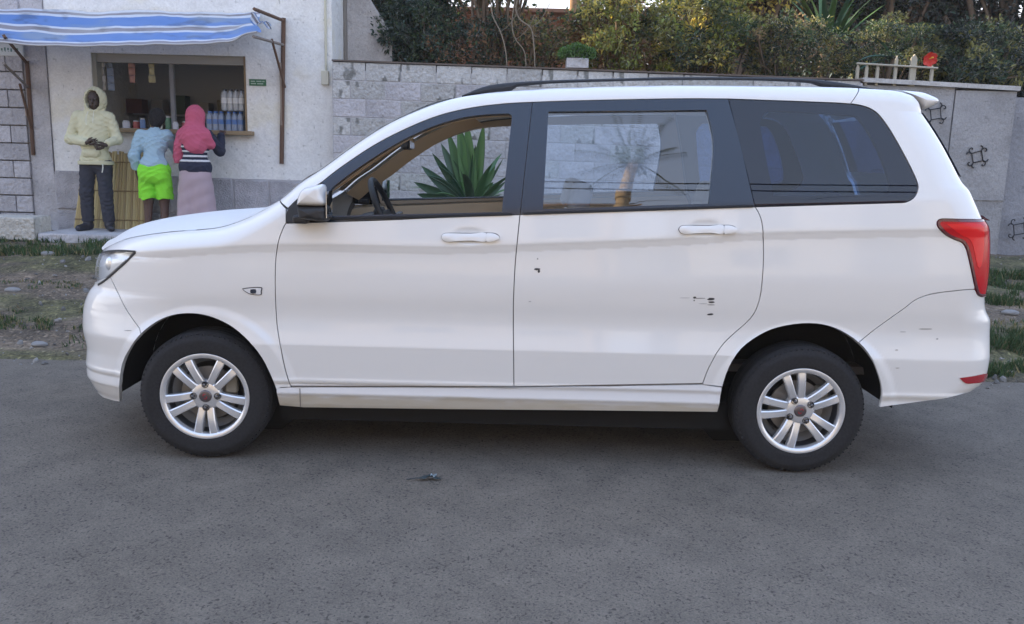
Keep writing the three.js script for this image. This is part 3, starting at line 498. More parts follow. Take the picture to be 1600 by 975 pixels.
shrubPx('garden_tree', 'dark green tree rising over the lean-to beside the shop', 640, -25, 75, 50, -7.75, { cat: 'tree', clumps: 90, per: 70, leaf: 0.07, cols: [G.blue, G.deep, G.mid], clumpR: 0.26, rz: 0.7, trunkR: 0.09 });
// unseen tree, added only to throw shade on the bushes at the right
{ const f = [3.9, BACK_Y, -9.9]; shrub('added_shade_tree', 'added unseen tree that shades the garden bushes', 'tree', { foot: f, c: [3.9, 5.4, -9.9], r: [1.5, 1.7, 1.3], clumps: 260, per: 60, leaf: 0.10, cols: [G.deep, G.mid, G.dark], clumpR: 0.4, trunkR: 0.16 }); }
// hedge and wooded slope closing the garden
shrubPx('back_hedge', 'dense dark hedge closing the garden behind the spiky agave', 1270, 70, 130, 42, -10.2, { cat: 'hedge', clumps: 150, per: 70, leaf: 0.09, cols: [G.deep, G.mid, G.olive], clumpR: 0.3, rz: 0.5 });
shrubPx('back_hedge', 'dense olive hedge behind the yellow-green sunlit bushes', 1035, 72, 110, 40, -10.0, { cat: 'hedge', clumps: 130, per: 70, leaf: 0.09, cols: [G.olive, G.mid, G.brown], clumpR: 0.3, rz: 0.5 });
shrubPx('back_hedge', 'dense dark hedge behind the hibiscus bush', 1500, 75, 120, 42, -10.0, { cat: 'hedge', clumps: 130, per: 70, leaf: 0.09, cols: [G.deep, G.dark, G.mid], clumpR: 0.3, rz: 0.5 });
{ const g = gridGeo(80, 14, (u, v) => { const x = lerp(-90, 120, u), z = lerp(-38, -95, v); return [x, 2 + 10 * Math.sin(Math.PI * 0.5 * v) * (0.6 + 0.6 * fbm(x * 0.03, v * 2, 3, 5)), z, x / 4, z / 4]; }); structure('hill', g, mat(0.07, 0.085, 0.04, 0.98)); }
// sunlit tree trunks standing apart behind the bushes
for (const [px, r, col, lab] of [[893, 0.085, [0.34, 0.21, 0.12], 'thick brown tree trunk in the sun behind the planter'], [912, 0.06, [0.42, 0.30, 0.13], 'yellowish sunlit tree trunk beside the thick brown trunk'], [944, 0.035, [0.40, 0.31, 0.20], 'thin pale sunlit tree trunk behind the yellow-green bush']]) {
  const b = atZ(px, 90, -8.4), t = thing('garden_tree', lab, 'tree', [b.x, BACK_Y, -8.4]);
  mesh('trunk', merge([rod([0, 0, 0], [0.03, 2.2, 0.02], r, r * 0.85, 10), rod([0.03, 2.2, 0.02], [0.10, 3.6, -0.05], r * 0.85, r * 0.6, 10), rod([0.03, 2.3, 0], [-0.35, 3.5, 0.1], r * 0.5, r * 0.3, 7)]), mat(...col, 0.95), t);
  const L = new LeafSet(); for (let k = 0; k < 900; k++) { const a = rdir(), x = rr(-0.4, 0.4), y = 3.3 + rr(-0.25, 0.7), z = rr(-0.4, 0.4); const cc = [G.olive, G.lime, G.mid][k % 3]; L.leaf(x, y, z, a, rdir(0.8), 0.08, 0.04, cc); } mesh('crown', L.geo(0, 0, 0), leafMat, t);
}
// bare saplings growing out behind the wall
for (const [pts, r, lab] of [[[[792, 108], [790, 80], [782, 50], [770, 25], [765, -20]], 0.008, 'bare grey sapling bending left above the block wall'], [[[822, 110], [819, 80], [806, 62], [800, 40], [806, -10]], 0.007, 'thin bare sapling with a kinked stem above the block wall'], [[[836, 110], [834, 70], [829, 44], [812, 30], [806, 15], [812, -15]], 0.009, 'tallest bare sapling arching beside the brick house']]) {
  const z = -6.55, P = pts.map(p => at(p[0], p[1], z)), t = thing('bare_sapling', lab, 'sapling', [P[0][0], BACK_Y, z]);
  const q = [[P[0][0] + 0.02, BACK_Y - 0.05, z], ...P].map(p => [p[0] - P[0][0], p[1] - BACK_Y, p[2] - z]);
  mesh('stem', tube(q, r, 6), paleBark, t); const m = q[3]; mesh('twig', tube([m, [m[0] + 0.12, m[1] + 0.10, 0.02], [m[0] + 0.22, m[1] + 0.28, 0.05]], r * 0.5, 5), paleBark, t);
}
// brick house and the lean-to beyond the wall
{
  const z = -12, a = atZ(590, 60, z).x, b = atZ(975, 60, z).x, top = atZ(860, 26, z).y;
  const h = thing('brick_house', 'red-brown mud brick house beyond the garden bushes', 'building', [(a + b) / 2, 0, z]);
  const bt = tex(256, 256, (u, v) => { const c = fbm(u * 6, v * 6, 4, 301, 6), f = vnoise(u * 90, v * 90, 3, 90); const k = 1 + (c - 0.5) * 0.5 + (f - 0.5) * 0.15; return [128 * k, 90 * k, 72 * k]; });
  mesh('wall', mbox(b - a, top, 0.2, 0, top / 2, 0), new THREE.MeshStandardMaterial({ map: bt, roughness: 0.95 }), h);
  mesh('side_wall', mbox(0.2, top, 3, (b - a) / 2 - 0.1, top / 2, -1.6), new THREE.MeshStandardMaterial({ map: bt, roughness: 0.95 }), h);
  mesh('side_wall', mbox(0.2, top, 3, -(b - a) / 2 + 0.1, top / 2, -1.6), new THREE.MeshStandardMaterial({ map: bt, roughness: 0.95 }), h);
  mesh('roof', box(b - a + 0.5, 0.06, 3.8, 0, top + 0.03, -1.4), mat(0.22, 0.12, 0.08, 0.7), h);
  const wd = mesh('window', box(0.8, 0.7, 0.05, -0.6, 2.6, 0.09), mat(0.05, 0.045, 0.04, 0.5), h); mesh('window_frame', merge([box(0.9, 0.06, 0.06, -0.6, 2.97, 0.12), box(0.9, 0.06, 0.06, -0.6, 2.23, 0.12)]), oldWood, wd);
  const l = thing('lean_to', 'grey rendered lean-to with a slanting edge behind the wall beside the shop', 'building', [atZ(560, 80, -7.0).x, 0, -7.0]);
  const o = [[523, 100], [613, 100], [613, 58], [604, 40], [590, 18], [574, -8], [560, -30], [523, -50]].map(p => { const q = atZ(p[0], p[1], -7.0); return [q.x - l.position.x, q.y]; }); o[0][1] = o[1][1] = 0.5;
  const g = extrude(o, 0.14, 0.01); const u = g.attributes.uv; for (let i = 0; i < u.count; i++) u.setXY(i, u.getX(i) / 1.4, u.getY(i) / 1.4); g.translate(0, 0, -0.14); mesh('wall', g, surf(concreteTex, concreteBump, 0.85, 0.82, 0.78, 0.01), l);
  mesh('stain_rib', rod([o[7][0] + 0.12, 0.6, 0.01], [o[7][0] + 0.12, 3.4, 0.01], 0.03), mat(0.22, 0.20, 0.18, 0.9), l);
}
// planter block with a bright clump on the wall top
{
  const z = WALL_Z - 0.03, a = atZ(884, 108, z), b = atZ(919, 93, z), w = b.x - a.x, h = b.y - a.y, cx = (a.x + b.x) / 2, y = 2.53;
  const p = thing('planter', 'grey concrete planter standing on the block wall', 'planter', [cx, y, z]); mesh('trough', mbox(w, h, 0.2, 0, h / 2, 0, 0.01), concrete, p); mesh('soil', box(w - 0.05, 0.01, 0.14, 0, h + 0.004, 0), mat(0.06, 0.04, 0.03, 1), p);
  const L = new LeafSet(); for (let k = 0; k < 1500; k++) { const x = rr(-0.2, 0.2), yy = Math.pow(rnd(), 0.8) * 0.17 * (1 - Math.abs(x) * 2.2), zz = rr(-0.12, 0.12), c = rr(0.7, 1.3); L.leaf(x, yy, zz, rdir(0.7), rdir(0.8), rr(0.03, 0.055), 0.02, [0.09 * c, 0.20 * c, 0.03 * c]); }
  const t = thing('planter_herb', 'bright green herb growing in the grey planter', 'plant', [cx, y + h, z]); mesh('leaves', L.geo(0, 0.01, 0), leafMat, t);
}
// strap-leaved plants: each leaf a mesh of its own
function strapLeaf(len, w, bend, curl = 0.35, n = 9) { return gridGeo(n, 4, (u, v) => { const t = v * 2 - 1, ww = w * 0.5 * Math.pow(Math.sin(Math.PI * clamp(0.10 + u * 0.90, 0, 1)), 0.75) * (1 - 0.1 * u), a = bend * u * u; return [t * ww, Math.cos(a) * u * len, Math.sin(a) * u * len * 0.9 + Math.abs(t) * ww * curl]; }); }
function rosette(name, label, cat, foot, leavesSpec, m) { const t = thing(name, label, cat, foot); for (const [az, tilt, len, w, bend, mi, rz] of leavesSpec) { const o = mesh('leaf', strapLeaf(len, w, bend), m[mi % m.length], t); if (rz !== undefined) { o.rotation.order = 'ZYX'; o.rotation.set(tilt, az, rz); } else { o.rotation.order = 'YXZ'; o.rotation.y = az; o.rotation.x = tilt; } } return t; }
{
  const ag = [[0.045, 0.12, 0.035], [0.065, 0.16, 0.04], [0.035, 0.085, 0.04], [0.045, 0.10, 0.06]].map(c => new THREE.MeshPhysicalMaterial({ color: rgb(...c), roughness: 0.5, transmission: 0.12, thickness: 0, side: THREE.DoubleSide }));
  // behind the car, seen through the driver's window: leaves rise from a tuft near px (735, 312)
  const z = -4.4, f = atZ(738, 320, z), gy = terr(f.x, z), base = [f.x, f.y - 0.06, z], S = [];
  const aim = (px, py, w, bend, mi) => { const p = atZ(px, py, z), dx = p.x - base[0], dy = p.y - base[1], len = Math.hypot(dx, dy), a = Math.atan2(dx, dy); S.push([rr(-0.35, 0.35), 0, len * 1.04, w * 1.2, bend * 0.5, mi, -a]); };
  aim(700, 208, 0.10, 0.10, 0); aim(716, 200, 0.11, 0.06, 1); aim(731, 196, 0.12, 0.04, 1); aim(754, 197, 0.10, 0.10, 0); aim(757, 200, 0.09, 0.12, 1); aim(690, 228, 0.10, 0.12, 3); aim(680, 240, 0.08, 0.2, 2); aim(660, 262, 0.10, 0.25, 3); aim(650, 285, 0.10, 0.35, 2); aim(655, 300, 0.10, 0.45, 2); aim(775, 262, 0.08, 0.25, 0); aim(786, 250, 0.03, 0.2, 2); aim(790, 285, 0.05, 0.3, 2); aim(770, 285, 0.08, 0.3, 0); aim(722, 205, 0.09, 0.05, 0); aim(742, 230, 0.10, 0.05, 2); aim(708, 250, 0.10, 0.1, 2);
  for (let k = 0; k < 14; k++) S.push([rnd() * 6.28, rr(0.3, 1.25), rr(0.5, 0.8), 0.09, rr(0.2, 0.5), k]);
  const t = rosette('agave', 'green strap-leaved agave on a low stem seen through the open car window', 'plant', base, S, ag);
  mesh('stem', rod([0, gy - base[1] - 0.05, 0], [0, 0.06, 0], 0.10, 0.08, 10), mat(0.14, 0.10, 0.07, 0.95), t);
  // spiky agave above the bushes on the right
  const z2 = -7.6, f2 = atZ(1290, 75, z2), S2 = []; for (let k = 0; k < 26; k++) { const az = k * 2.4; S2.push([az, 0.12 + (k / 26) * 0.85, rr(0.75, 1.05), 0.09, rr(0.05, 0.3), k]); }
  const t2 = rosette('agave', 'tall spiky green agave rising above the layered bush', 'plant', [f2.x, f2.y - 0.1, z2], S2, [[0.045, 0.10, 0.035], [0.06, 0.13, 0.04], [0.03, 0.075, 0.035]].map(c => mat(...c, 0.55)));
  mesh('stem', rod([0, BACK_Y - f2.y + 0.05, 0], [0, 0.06, 0], 0.09, 0.08, 8), barkMat, t2);
  // broad dark leaf hanging over the railing
  const z3 = -6.35, f3 = atZ(1396, 92, z3), t3 = rosette('banana_leaf_plant', 'broad blue-green leaves hanging over the picket railing', 'plant', [f3.x, f3.y + 0.02, z3], [[-Math.PI / 2 - 0.2, 1.75, 0.55, 0.12, 0.35, 0], [-Math.PI / 2 + 0.3, 1.45, 0.5, 0.09, 0.3, 0], [-Math.PI / 2, 0.6, 0.4, 0.08, 0.4, 0]], [mat(0.03, 0.085, 0.06, 0.5)]);
  mesh('stem', rod([0, BACK_Y - f3.y, -0.25], [0, 0.01, 0], 0.03, 0.02, 7), barkMat, t3);
}
// hibiscus flower
{
  const c = at(1452, 92, -6.35), t = thing('hibiscus_flower', 'large red hibiscus flower above the picket railing', 'flower', c), pm = new THREE.MeshPhysicalMaterial({ color: rgb(0.75, 0.05, 0.03), roughness: 0.55, transmission: 0.25, thickness: 0, side: THREE.DoubleSide });
  for (let k = 0; k < 6; k++) { const g = gridGeo(5, 5, (u, v) => { const w = (v - 0.5) * 0.10 * Math.sin(Math.PI * (0.15 + 0.75 * u)); return [w, u * 0.085, 0.03 * u * u + 0.012 * Math.sin(v * 9) * u]; }); const o = mesh('petal', g, pm, t); o.rotation.set(0.35, 0, k * Math.PI / 3 + 0.2); }
  mesh('stamen', rod([0, 0, 0], [0.01, 0.01, 0.07], 0.006, 0.008), mat(0.7, 0.45, 0.05, 0.6), t);
  mesh('stalk', tube([[0, 0, -0.01], [0.02, -0.1, -0.15], [0.1, -0.2, -0.45]], 0.005, 5), barkMat, t);
}

// ------------------------------------------------------------------ the other side of the street (it is mirrored in panes and paint)
{
  const tan = surf(plasterTex, plasterBump, 0.88, 0.74, 0.56, 0.01), pale = surf(plasterTex, plasterBump, 0.92, 0.84, 0.70, 0.01);
  const house = (x0, x1, z, h, m, label) => {
    const b = thing('street_house', label, 'building', [(x0 + x1) / 2, 0, z], 0, 'houses across the street'), w = x1 - x0;
    mesh('wall', mbox(w, h, 4, 0, h / 2, 2), m, b); mesh('roof', box(w + 0.5, 0.18, 4.6, 0, h + 0.09, 2), mat(0.28, 0.17, 0.12, 0.7), b);
    const n = Math.floor(w / 2.4); for (let s = 0; s < 2; s++) for (let k = 0; k < n; k++) { const x = -w / 2 + (k + 0.5) * w / n, y = s ? 4.6 : 1.4; if (!s && k % 3 === 1) { const d = mesh('door', box(1.0, 2.1, 0.08, x, 1.17, -0.03), mat(0.10, 0.13, 0.12, 0.6), b); mesh('handle', box(0.04, 0.12, 0.05, x + 0.4, 1.15, -0.09), rust, d); continue; } const wd = mesh('window', box(1.1, 1.2, 0.06, x, y, -0.02), phys(0.03, 0.04, 0.05, 0.08), b); mesh('window_frame', merge([box(1.2, 0.06, 0.08, x, y + 0.6, -0.03), box(1.2, 0.06, 0.08, x, y - 0.6, -0.03), box(0.05, 1.2, 0.08, x, y, -0.04)]), mat(0.35, 0.33, 0.3, 0.7), wd); }
    return b;
  };
  house(-15, 1.9, 12.2, 6.9, tan, 'two-storey tan house across the street'); house(3.4, 19, 12.6, 6.1, pale, 'pale two-storey house across the street beside the palm');
  // palm with a bare trunk
  const px = 1.62, pz = 10.4, p = thing('palm_tree', 'palm tree with a bare tan trunk across the street', 'tree', [px, 0.1, pz]);
  mesh('trunk', merge([rod([-0.25, 0, 0], [-0.16, 3.5, 0], 0.16, 0.13, 12), rod([-0.16, 3.5, 0], [0.0, 6.5, 0], 0.13, 0.125, 12), rod([0.0, 6.42, 0], [0.02, 6.58, 0], 0.15, 0.15, 12), rod([0.02, 6.5, 0], [0.20, 7.2, 0], 0.125, 0.10, 12)]), mat(0.46, 0.34, 0.21, 0.95), p);
  const L = new LeafSet(); for (let k = 0; k < 18; k++) { const az = k * 2.4, el = 1.35 - (k / 18) * 1.5, len = rr(0.9, 1.5); for (let s = 1; s <= 26; s++) { const t = s / 26, r = t * len, x = Math.cos(az) * Math.cos(el) * r + 0.20, z = Math.sin(az) * Math.cos(el) * r, y = 7.2 + Math.sin(el) * r - 0.45 * r * r * 0.35; for (const sd of [-1, 1]) { const d = V3(-Math.sin(az) * sd + Math.cos(az) * 0.7, -0.5, Math.cos(az) * sd + Math.sin(az) * 0.7).normalize(); L.leaf(x, y, z, d, V3(0, 1, 0), 0.24 * (1 - 0.5 * t), 0.012, [0.05, 0.09, 0.03]); } } }
  mesh('crown', L.geo(0, 0, 0), leafMat, p);
  // poles and wires
  const pole = thing('utility_pole', 'wooden utility pole across the street with a crossbar', 'pole', [-14, 0, 8.9], 0, 'utility poles across the street'); mesh('pole', rod([0, 0, 0], [0, 7.4, 0], 0.13, 0.10, 10), mat(0.16, 0.12, 0.09, 0.9), pole); mesh('crossbar', box(0.1, 0.1, 1.2, 0, 6.3, 0), mat(0.16, 0.12, 0.09, 0.9), pole);
  copyOf(pole, [15, 0, 8.9], 0, 'wooden utility pole in front of the pale house across the street'); pole.userData.label = 'wooden utility pole in front of the tan house across the street';
  for (const [dz, y, lab] of [[-0.45, 6.0, 'lower black overhead wire between the utility poles'], [0.0, 6.35, 'middle black overhead wire between the utility poles'], [0.45, 6.18, 'rear black overhead wire between the utility poles']]) { const w = mesh('overhead_wire', tube([[-14, y, 8.9 + dz], [-5, y - 0.22, 8.9 + dz], [4, y - 0.25, 8.9 + dz], [15, y, 8.9 + dz]], 0.011, 5, 40), mat(0.02, 0.02, 0.02, 0.8), scene); tag(w, lab, 'wire'); }
}
// ------------------------------------------------------------------ people: distance fields of tapered capsules, meshed by surface nets
function cap(a, b, ra, rb) { return { a, b, ra, rb }; }
function sdCap(c, x, y, z) {
  const [ax, ay, az] = c.a, bx = c.b[0] - ax, by = c.b[1] - ay, bz = c.b[2] - az, px = x - ax, py = y - ay, pz = z - az, l2 = bx * bx + by * by + bz * bz;
  const t = l2 > 0 ? clamp((px * bx + py * by + pz * bz) / l2, 0, 1) : 0; return Math.hypot(px - bx * t, py - by * t, pz - bz * t) - lerp(c.ra, c.rb, t);
}
function field(caps, k = 0.03, fx = null) { return (x, y, z) => { let d = 1e9; for (const c of caps) { const e = c.s ? sdEll(c, x, y, z) : sdCap(c, x, y, z); if (d > 1e8) { d = e; continue; } const h = clamp(0.5 + 0.5 * (e - d) / k, 0, 1); d = lerp(e, d, h) - k * h * (1 - h); } return fx ? fx(d, x, y, z) : d; }; }
function ell(p, s) { return { p, s }; }
function sdEll(c, x, y, z) { const q = Math.hypot((x - c.p[0]) / c.s[0], (y - c.p[1]) / c.s[1], (z - c.p[2]) / c.s[2]); return (q - 1) * Math.min(...c.s); }
function netMesh(f, lo, hi, h) {
  const n = [0, 1, 2].map(i => Math.ceil((hi[i] - lo[i]) / h) + 1), [nx, ny, nz] = n, F = new Float32Array(nx * ny * nz), id = (i, j, k) => (k * ny + j) * nx + i;
  for (let k = 0; k < nz; k++) for (let j = 0; j < ny; j++) for (let i = 0; i < nx; i++) F[id(i, j, k)] = f(lo[0] + i * h, lo[1] + j * h, lo[2] + k * h);
  const V = new Int32Array(nx * ny * nz).fill(-1), pos = [], nor = [], idx = [];
  const E = [[0, 1], [2, 3], [4, 5], [6, 7], [0, 2], [1, 3], [4, 6], [5, 7], [0, 4], [1, 5], [2, 6], [3, 7]];
  for (let k = 0; k < nz - 1; k++) for (let j = 0; j < ny - 1; j++) for (let i = 0; i < nx - 1; i++) {
    const v = []; for (let c = 0; c < 8; c++) v.push(F[id(i + (c & 1), j + (c >> 1 & 1), k + (c >> 2))]);
    let m = 0; for (let c = 0; c < 8; c++) if (v[c] < 0) m |= 1 << c; if (m === 0 || m === 255) continue;
    let x = 0, y = 0, z = 0, q = 0; for (const [a, b] of E) if ((v[a] < 0) !== (v[b] < 0)) { const t = v[a] / (v[a] - v[b]); x += lerp(a & 1, b & 1, t); y += lerp(a >> 1 & 1, b >> 1 & 1, t); z += lerp(a >> 2, b >> 2, t); q++; }
    const X = lo[0] + (i + x / q) * h, Y = lo[1] + (j + y / q) * h, Z = lo[2] + (k + z / q) * h, e = h * 0.4; V[id(i, j, k)] = pos.length / 3; pos.push(X, Y, Z);
    const gx = f(X + e, Y, Z) - f(X - e, Y, Z), gy = f(X, Y + e, Z) - f(X, Y - e, Z), gz = f(X, Y, Z + e) - f(X, Y, Z - e), l = Math.hypot(gx, gy, gz) || 1; nor.push(gx / l, gy / l, gz / l);
  }
  const quad = (a, b, c, d, s) => { if (a < 0 || b < 0 || c < 0 || d < 0) return; s ? idx.push(a, b, c, a, c, d) : idx.push(a, c, b, a, d, c); };
  for (let k = 1; k < nz - 1; k++) for (let j = 1; j < ny - 1; j++) for (let i = 1; i < nx - 1; i++) {
    const s = F[id(i, j, k)] < 0;
    if (s !== F[id(i + 1, j, k)] < 0) quad(V[id(i, j - 1, k - 1)], V[id(i, j, k - 1)], V[id(i, j, k)], V[id(i, j - 1, k)], s);
    if (s !== F[id(i, j + 1, k)] < 0) quad(V[id(i - 1, j, k - 1)], V[id(i - 1, j, k)], V[id(i, j, k)], V[id(i, j, k - 1)], s);
    if (s !== F[id(i, j, k + 1)] < 0) quad(V[id(i - 1, j - 1, k)], V[id(i, j - 1, k)], V[id(i, j, k)], V[id(i - 1, j, k)], s);
  }
  const g = new THREE.BufferGeometry(); g.setAttribute('position', new THREE.Float32BufferAttribute(pos, 3)); g.setAttribute('normal', new THREE.Float32BufferAttribute(nor, 3)); g.setIndex(idx); return g;
}
const wrinkle = (amp, fx = 1, fy = 1) => (d, x, y, z) => { const a = x * 21 * fx + y * 34 * fy + Math.sin(y * 13 + z * 19 + x * 7) * 2.4, b = y * 55 * fy - x * 31 * fx + z * 37 + Math.sin(x * 17 + y * 9) * 1.6; return d + amp * (1.5 * Math.pow(Math.abs(Math.sin(a)), 0.7) + 0.9 * Math.pow(Math.abs(Math.sin(b)), 0.7) - 1.3); };
const bounds = (caps, m) => { const lo = [9, 9, 9], hi = [-9, -9, -9]; for (const c of caps) for (let i = 0; i < 3; i++) { const L = c.s ? [c.p[i] - c.s[i], c.p[i] + c.s[i]] : [Math.min(c.a[i] - c.ra, c.b[i] - c.rb), Math.max(c.a[i] + c.ra, c.b[i] + c.rb)]; lo[i] = Math.min(lo[i], L[0] - m); hi[i] = Math.max(hi[i], L[1] + m); } return [lo, hi]; };
function capsMesh(caps, k, h, fx) { const [lo, hi] = bounds(caps, h * 2 + 0.02); return netMesh(field(caps, k, fx), lo, hi, h); }
const sub = (a, b) => [a[0] - b[0], a[1] - b[1], a[2] - b[2]], add = (a, b, s = 1) => [a[0] + b[0] * s, a[1] + b[1] * s, a[2] + b[2] * s];
const unit = a => { const l = Math.hypot(...a) || 1; return a.map(v => v / l); }, cross = (a, b) => [a[1] * b[2] - a[2] * b[1], a[2] * b[0] - a[0] * b[2], a[0] * b[1] - a[1] * b[0]];
// hand at wrist w, pointing along d, palm facing p; the fingers curl towards the palm
function handCaps(w, d, p, side, curl = 0.6, s = 0.9) {
  d = unit(d); p = unit(add(p, d, -(p[0] * d[0] + p[1] * d[1] + p[2] * d[2]))); const r = cross(d, p).map(v => v * side), out = [];
  const P = (a, b, c) => add(add(add(w, d, a * s), r, b * s), p, c * s);
  out.push(cap(P(0, 0, 0), P(0.045, 0.012, 0.004), 0.022 * s, 0.024 * s), cap(P(0.045, -0.018, 0.002), P(0.08, -0.022, 0.004), 0.018 * s, 0.014 * s), cap(P(0.045, 0.018, 0.002), P(0.08, 0.024, 0.004), 0.018 * s, 0.014 * s));
  for (const [b, L] of [[-0.032, 0.060], [-0.011, 0.074], [0.011, 0.078], [0.032, 0.068]]) {
    let q = P(0.082, b, 0.004), a = curl * 0.5; for (let k = 0; k < 3; k++) { const l = L * [0.45, 0.32, 0.25][k] * s; const e = add(add(q, d, Math.cos(a) * l), p, Math.sin(a) * l); out.push(cap(q, e, (0.0088 - k * 0.0008) * s, (0.0082 - k * 0.001) * s)); q = e; a += curl * 0.75; }
  }
  let q = P(0.022, 0.026, 0.008); for (let k = 0; k < 2; k++) { const e = add(add(add(q, d, 0.026 * s), r, (0.018 - 0.012 * k) * s), p, (0.006 + 0.012 * k) * s); out.push(cap(q, e, 0.0105 * s, 0.009 * s)); q = e; }
  return out;
}
function headGeo(c, s, yaw, tilt) {   // s: head height; face towards +z
  const H = s / 0.23, f = field([ell([0, 0.025 * H, -0.012 * H], [0.074 * H, 0.088 * H, 0.092 * H]), ell([0, -0.035 * H, 0.022 * H], [0.056 * H, 0.075 * H, 0.068 * H]), cap([0, -0.098 * H, 0.055 * H], [0, -0.088 * H, 0.060 * H], 0.018 * H, 0.022 * H), cap([0, 0.012 * H, 0.083 * H], [0, -0.028 * H, 0.099 * H], 0.008 * H, 0.014 * H), cap([-0.018 * H, -0.062 * H, 0.080 * H], [0.018 * H, -0.062 * H, 0.080 * H], 0.010 * H, 0.010 * H), cap([-0.045 * H, 0.022 * H, 0.070 * H], [0.045 * H, 0.022 * H, 0.070 * H], 0.010 * H, 0.010 * H), ell([-0.076 * H, -0.01 * H, -0.01 * H], [0.012 * H, 0.030 * H, 0.018 * H]), ell([0.076 * H, -0.01 * H, -0.01 * H], [0.012 * H, 0.030 * H, 0.018 * H])], 0.016);
  const g = netMesh(f, [-0.12 * H, -0.15 * H, -0.14 * H], [0.12 * H, 0.15 * H, 0.15 * H], 0.005); g.rotateX(tilt); g.rotateY(yaw); g.translate(...c); return g;
}
const bodyMat = (r, g, b) => phys(r, g, b, 0.55, {});
const cloth = (r, g, b) => phys(r, g, b, 0.92, { sheen: 0.3, sheenRoughness: 0.7, sheenColor: rgb(r, g, b) });
function person(label, pos, turn, J, o) {
  const p = thing('person', label, 'person', pos, turn);
  const limb = (a, b, c, r) => [cap(a, b, r[0], r[1]), cap(b, c, r[1], r[2])];
  const torso = [cap(add(J.pelvis, [-0.045, 0, 0]), add(J.pelvis, [0.045, 0, 0]), 0.085, 0.085), cap(J.pelvis, J.chest, 0.082, 0.085), cap(add(J.chest, [-0.055, 0, 0]), add(J.chest, [0.055, 0, 0]), 0.076, 0.076), cap(add(J.shL, [0.04, 0, 0]), add(J.shR, [-0.04, 0, 0]), 0.042, 0.042), cap(J.chest, J.neck, 0.06, 0.046), cap(J.neck, J.head, 0.048, 0.05)];
  const arms = [...limb(J.shL, J.elL, J.wrL, [0.040, 0.032, 0.024]), ...limb(J.shR, J.elR, J.wrR, [0.040, 0.032, 0.024])], legs = [...limb(J.hipL, J.knL, J.anL, [0.074, 0.053, 0.036]), ...limb(J.hipR, J.knR, J.anR, [0.074, 0.053, 0.036])];
  const feet = [['L', J.anL], ['R', J.anR]].flatMap(([s, a]) => { const t = J['toe' + s]; return [cap(add(a, [0, -0.035, -0.02]), [t[0], 0.028, t[2]], 0.040, 0.026)]; });
  const strip = g => { if (!g.attributes.uv) g.setAttribute('uv', new THREE.BufferAttribute(new Float32Array(g.attributes.position.count * 2), 2)); return g.toNonIndexed(); };
  const parts = [capsMesh([...torso, ...arms, ...legs, ...feet], 0.035, 0.014), headGeo(J.head, o.headH ?? 0.22, o.headYaw ?? 0, o.headTilt ?? 0), capsMesh(handCaps(J.wrL, J.hdL, J.pmL, 1, o.curl ?? 0.6), 0.006, 0.0045), capsMesh(handCaps(J.wrR, J.hdR, J.pmR, -1, o.curl ?? 0.6), 0.006, 0.0045)].map(strip);
  mesh('body', mergeGeometries(parts), o.skin, p);
  return { p, torso, arms, legs, feet };
}
const skin1 = bodyMat(0.050, 0.030, 0.022), skin2 = bodyMat(0.085, 0.045, 0.034);
const grow = (caps, r) => caps.map(c => c.s ? { ...c, s: c.s.map(v => v + r) } : { ...c, ra: c.ra + r, rb: c.rb + r });
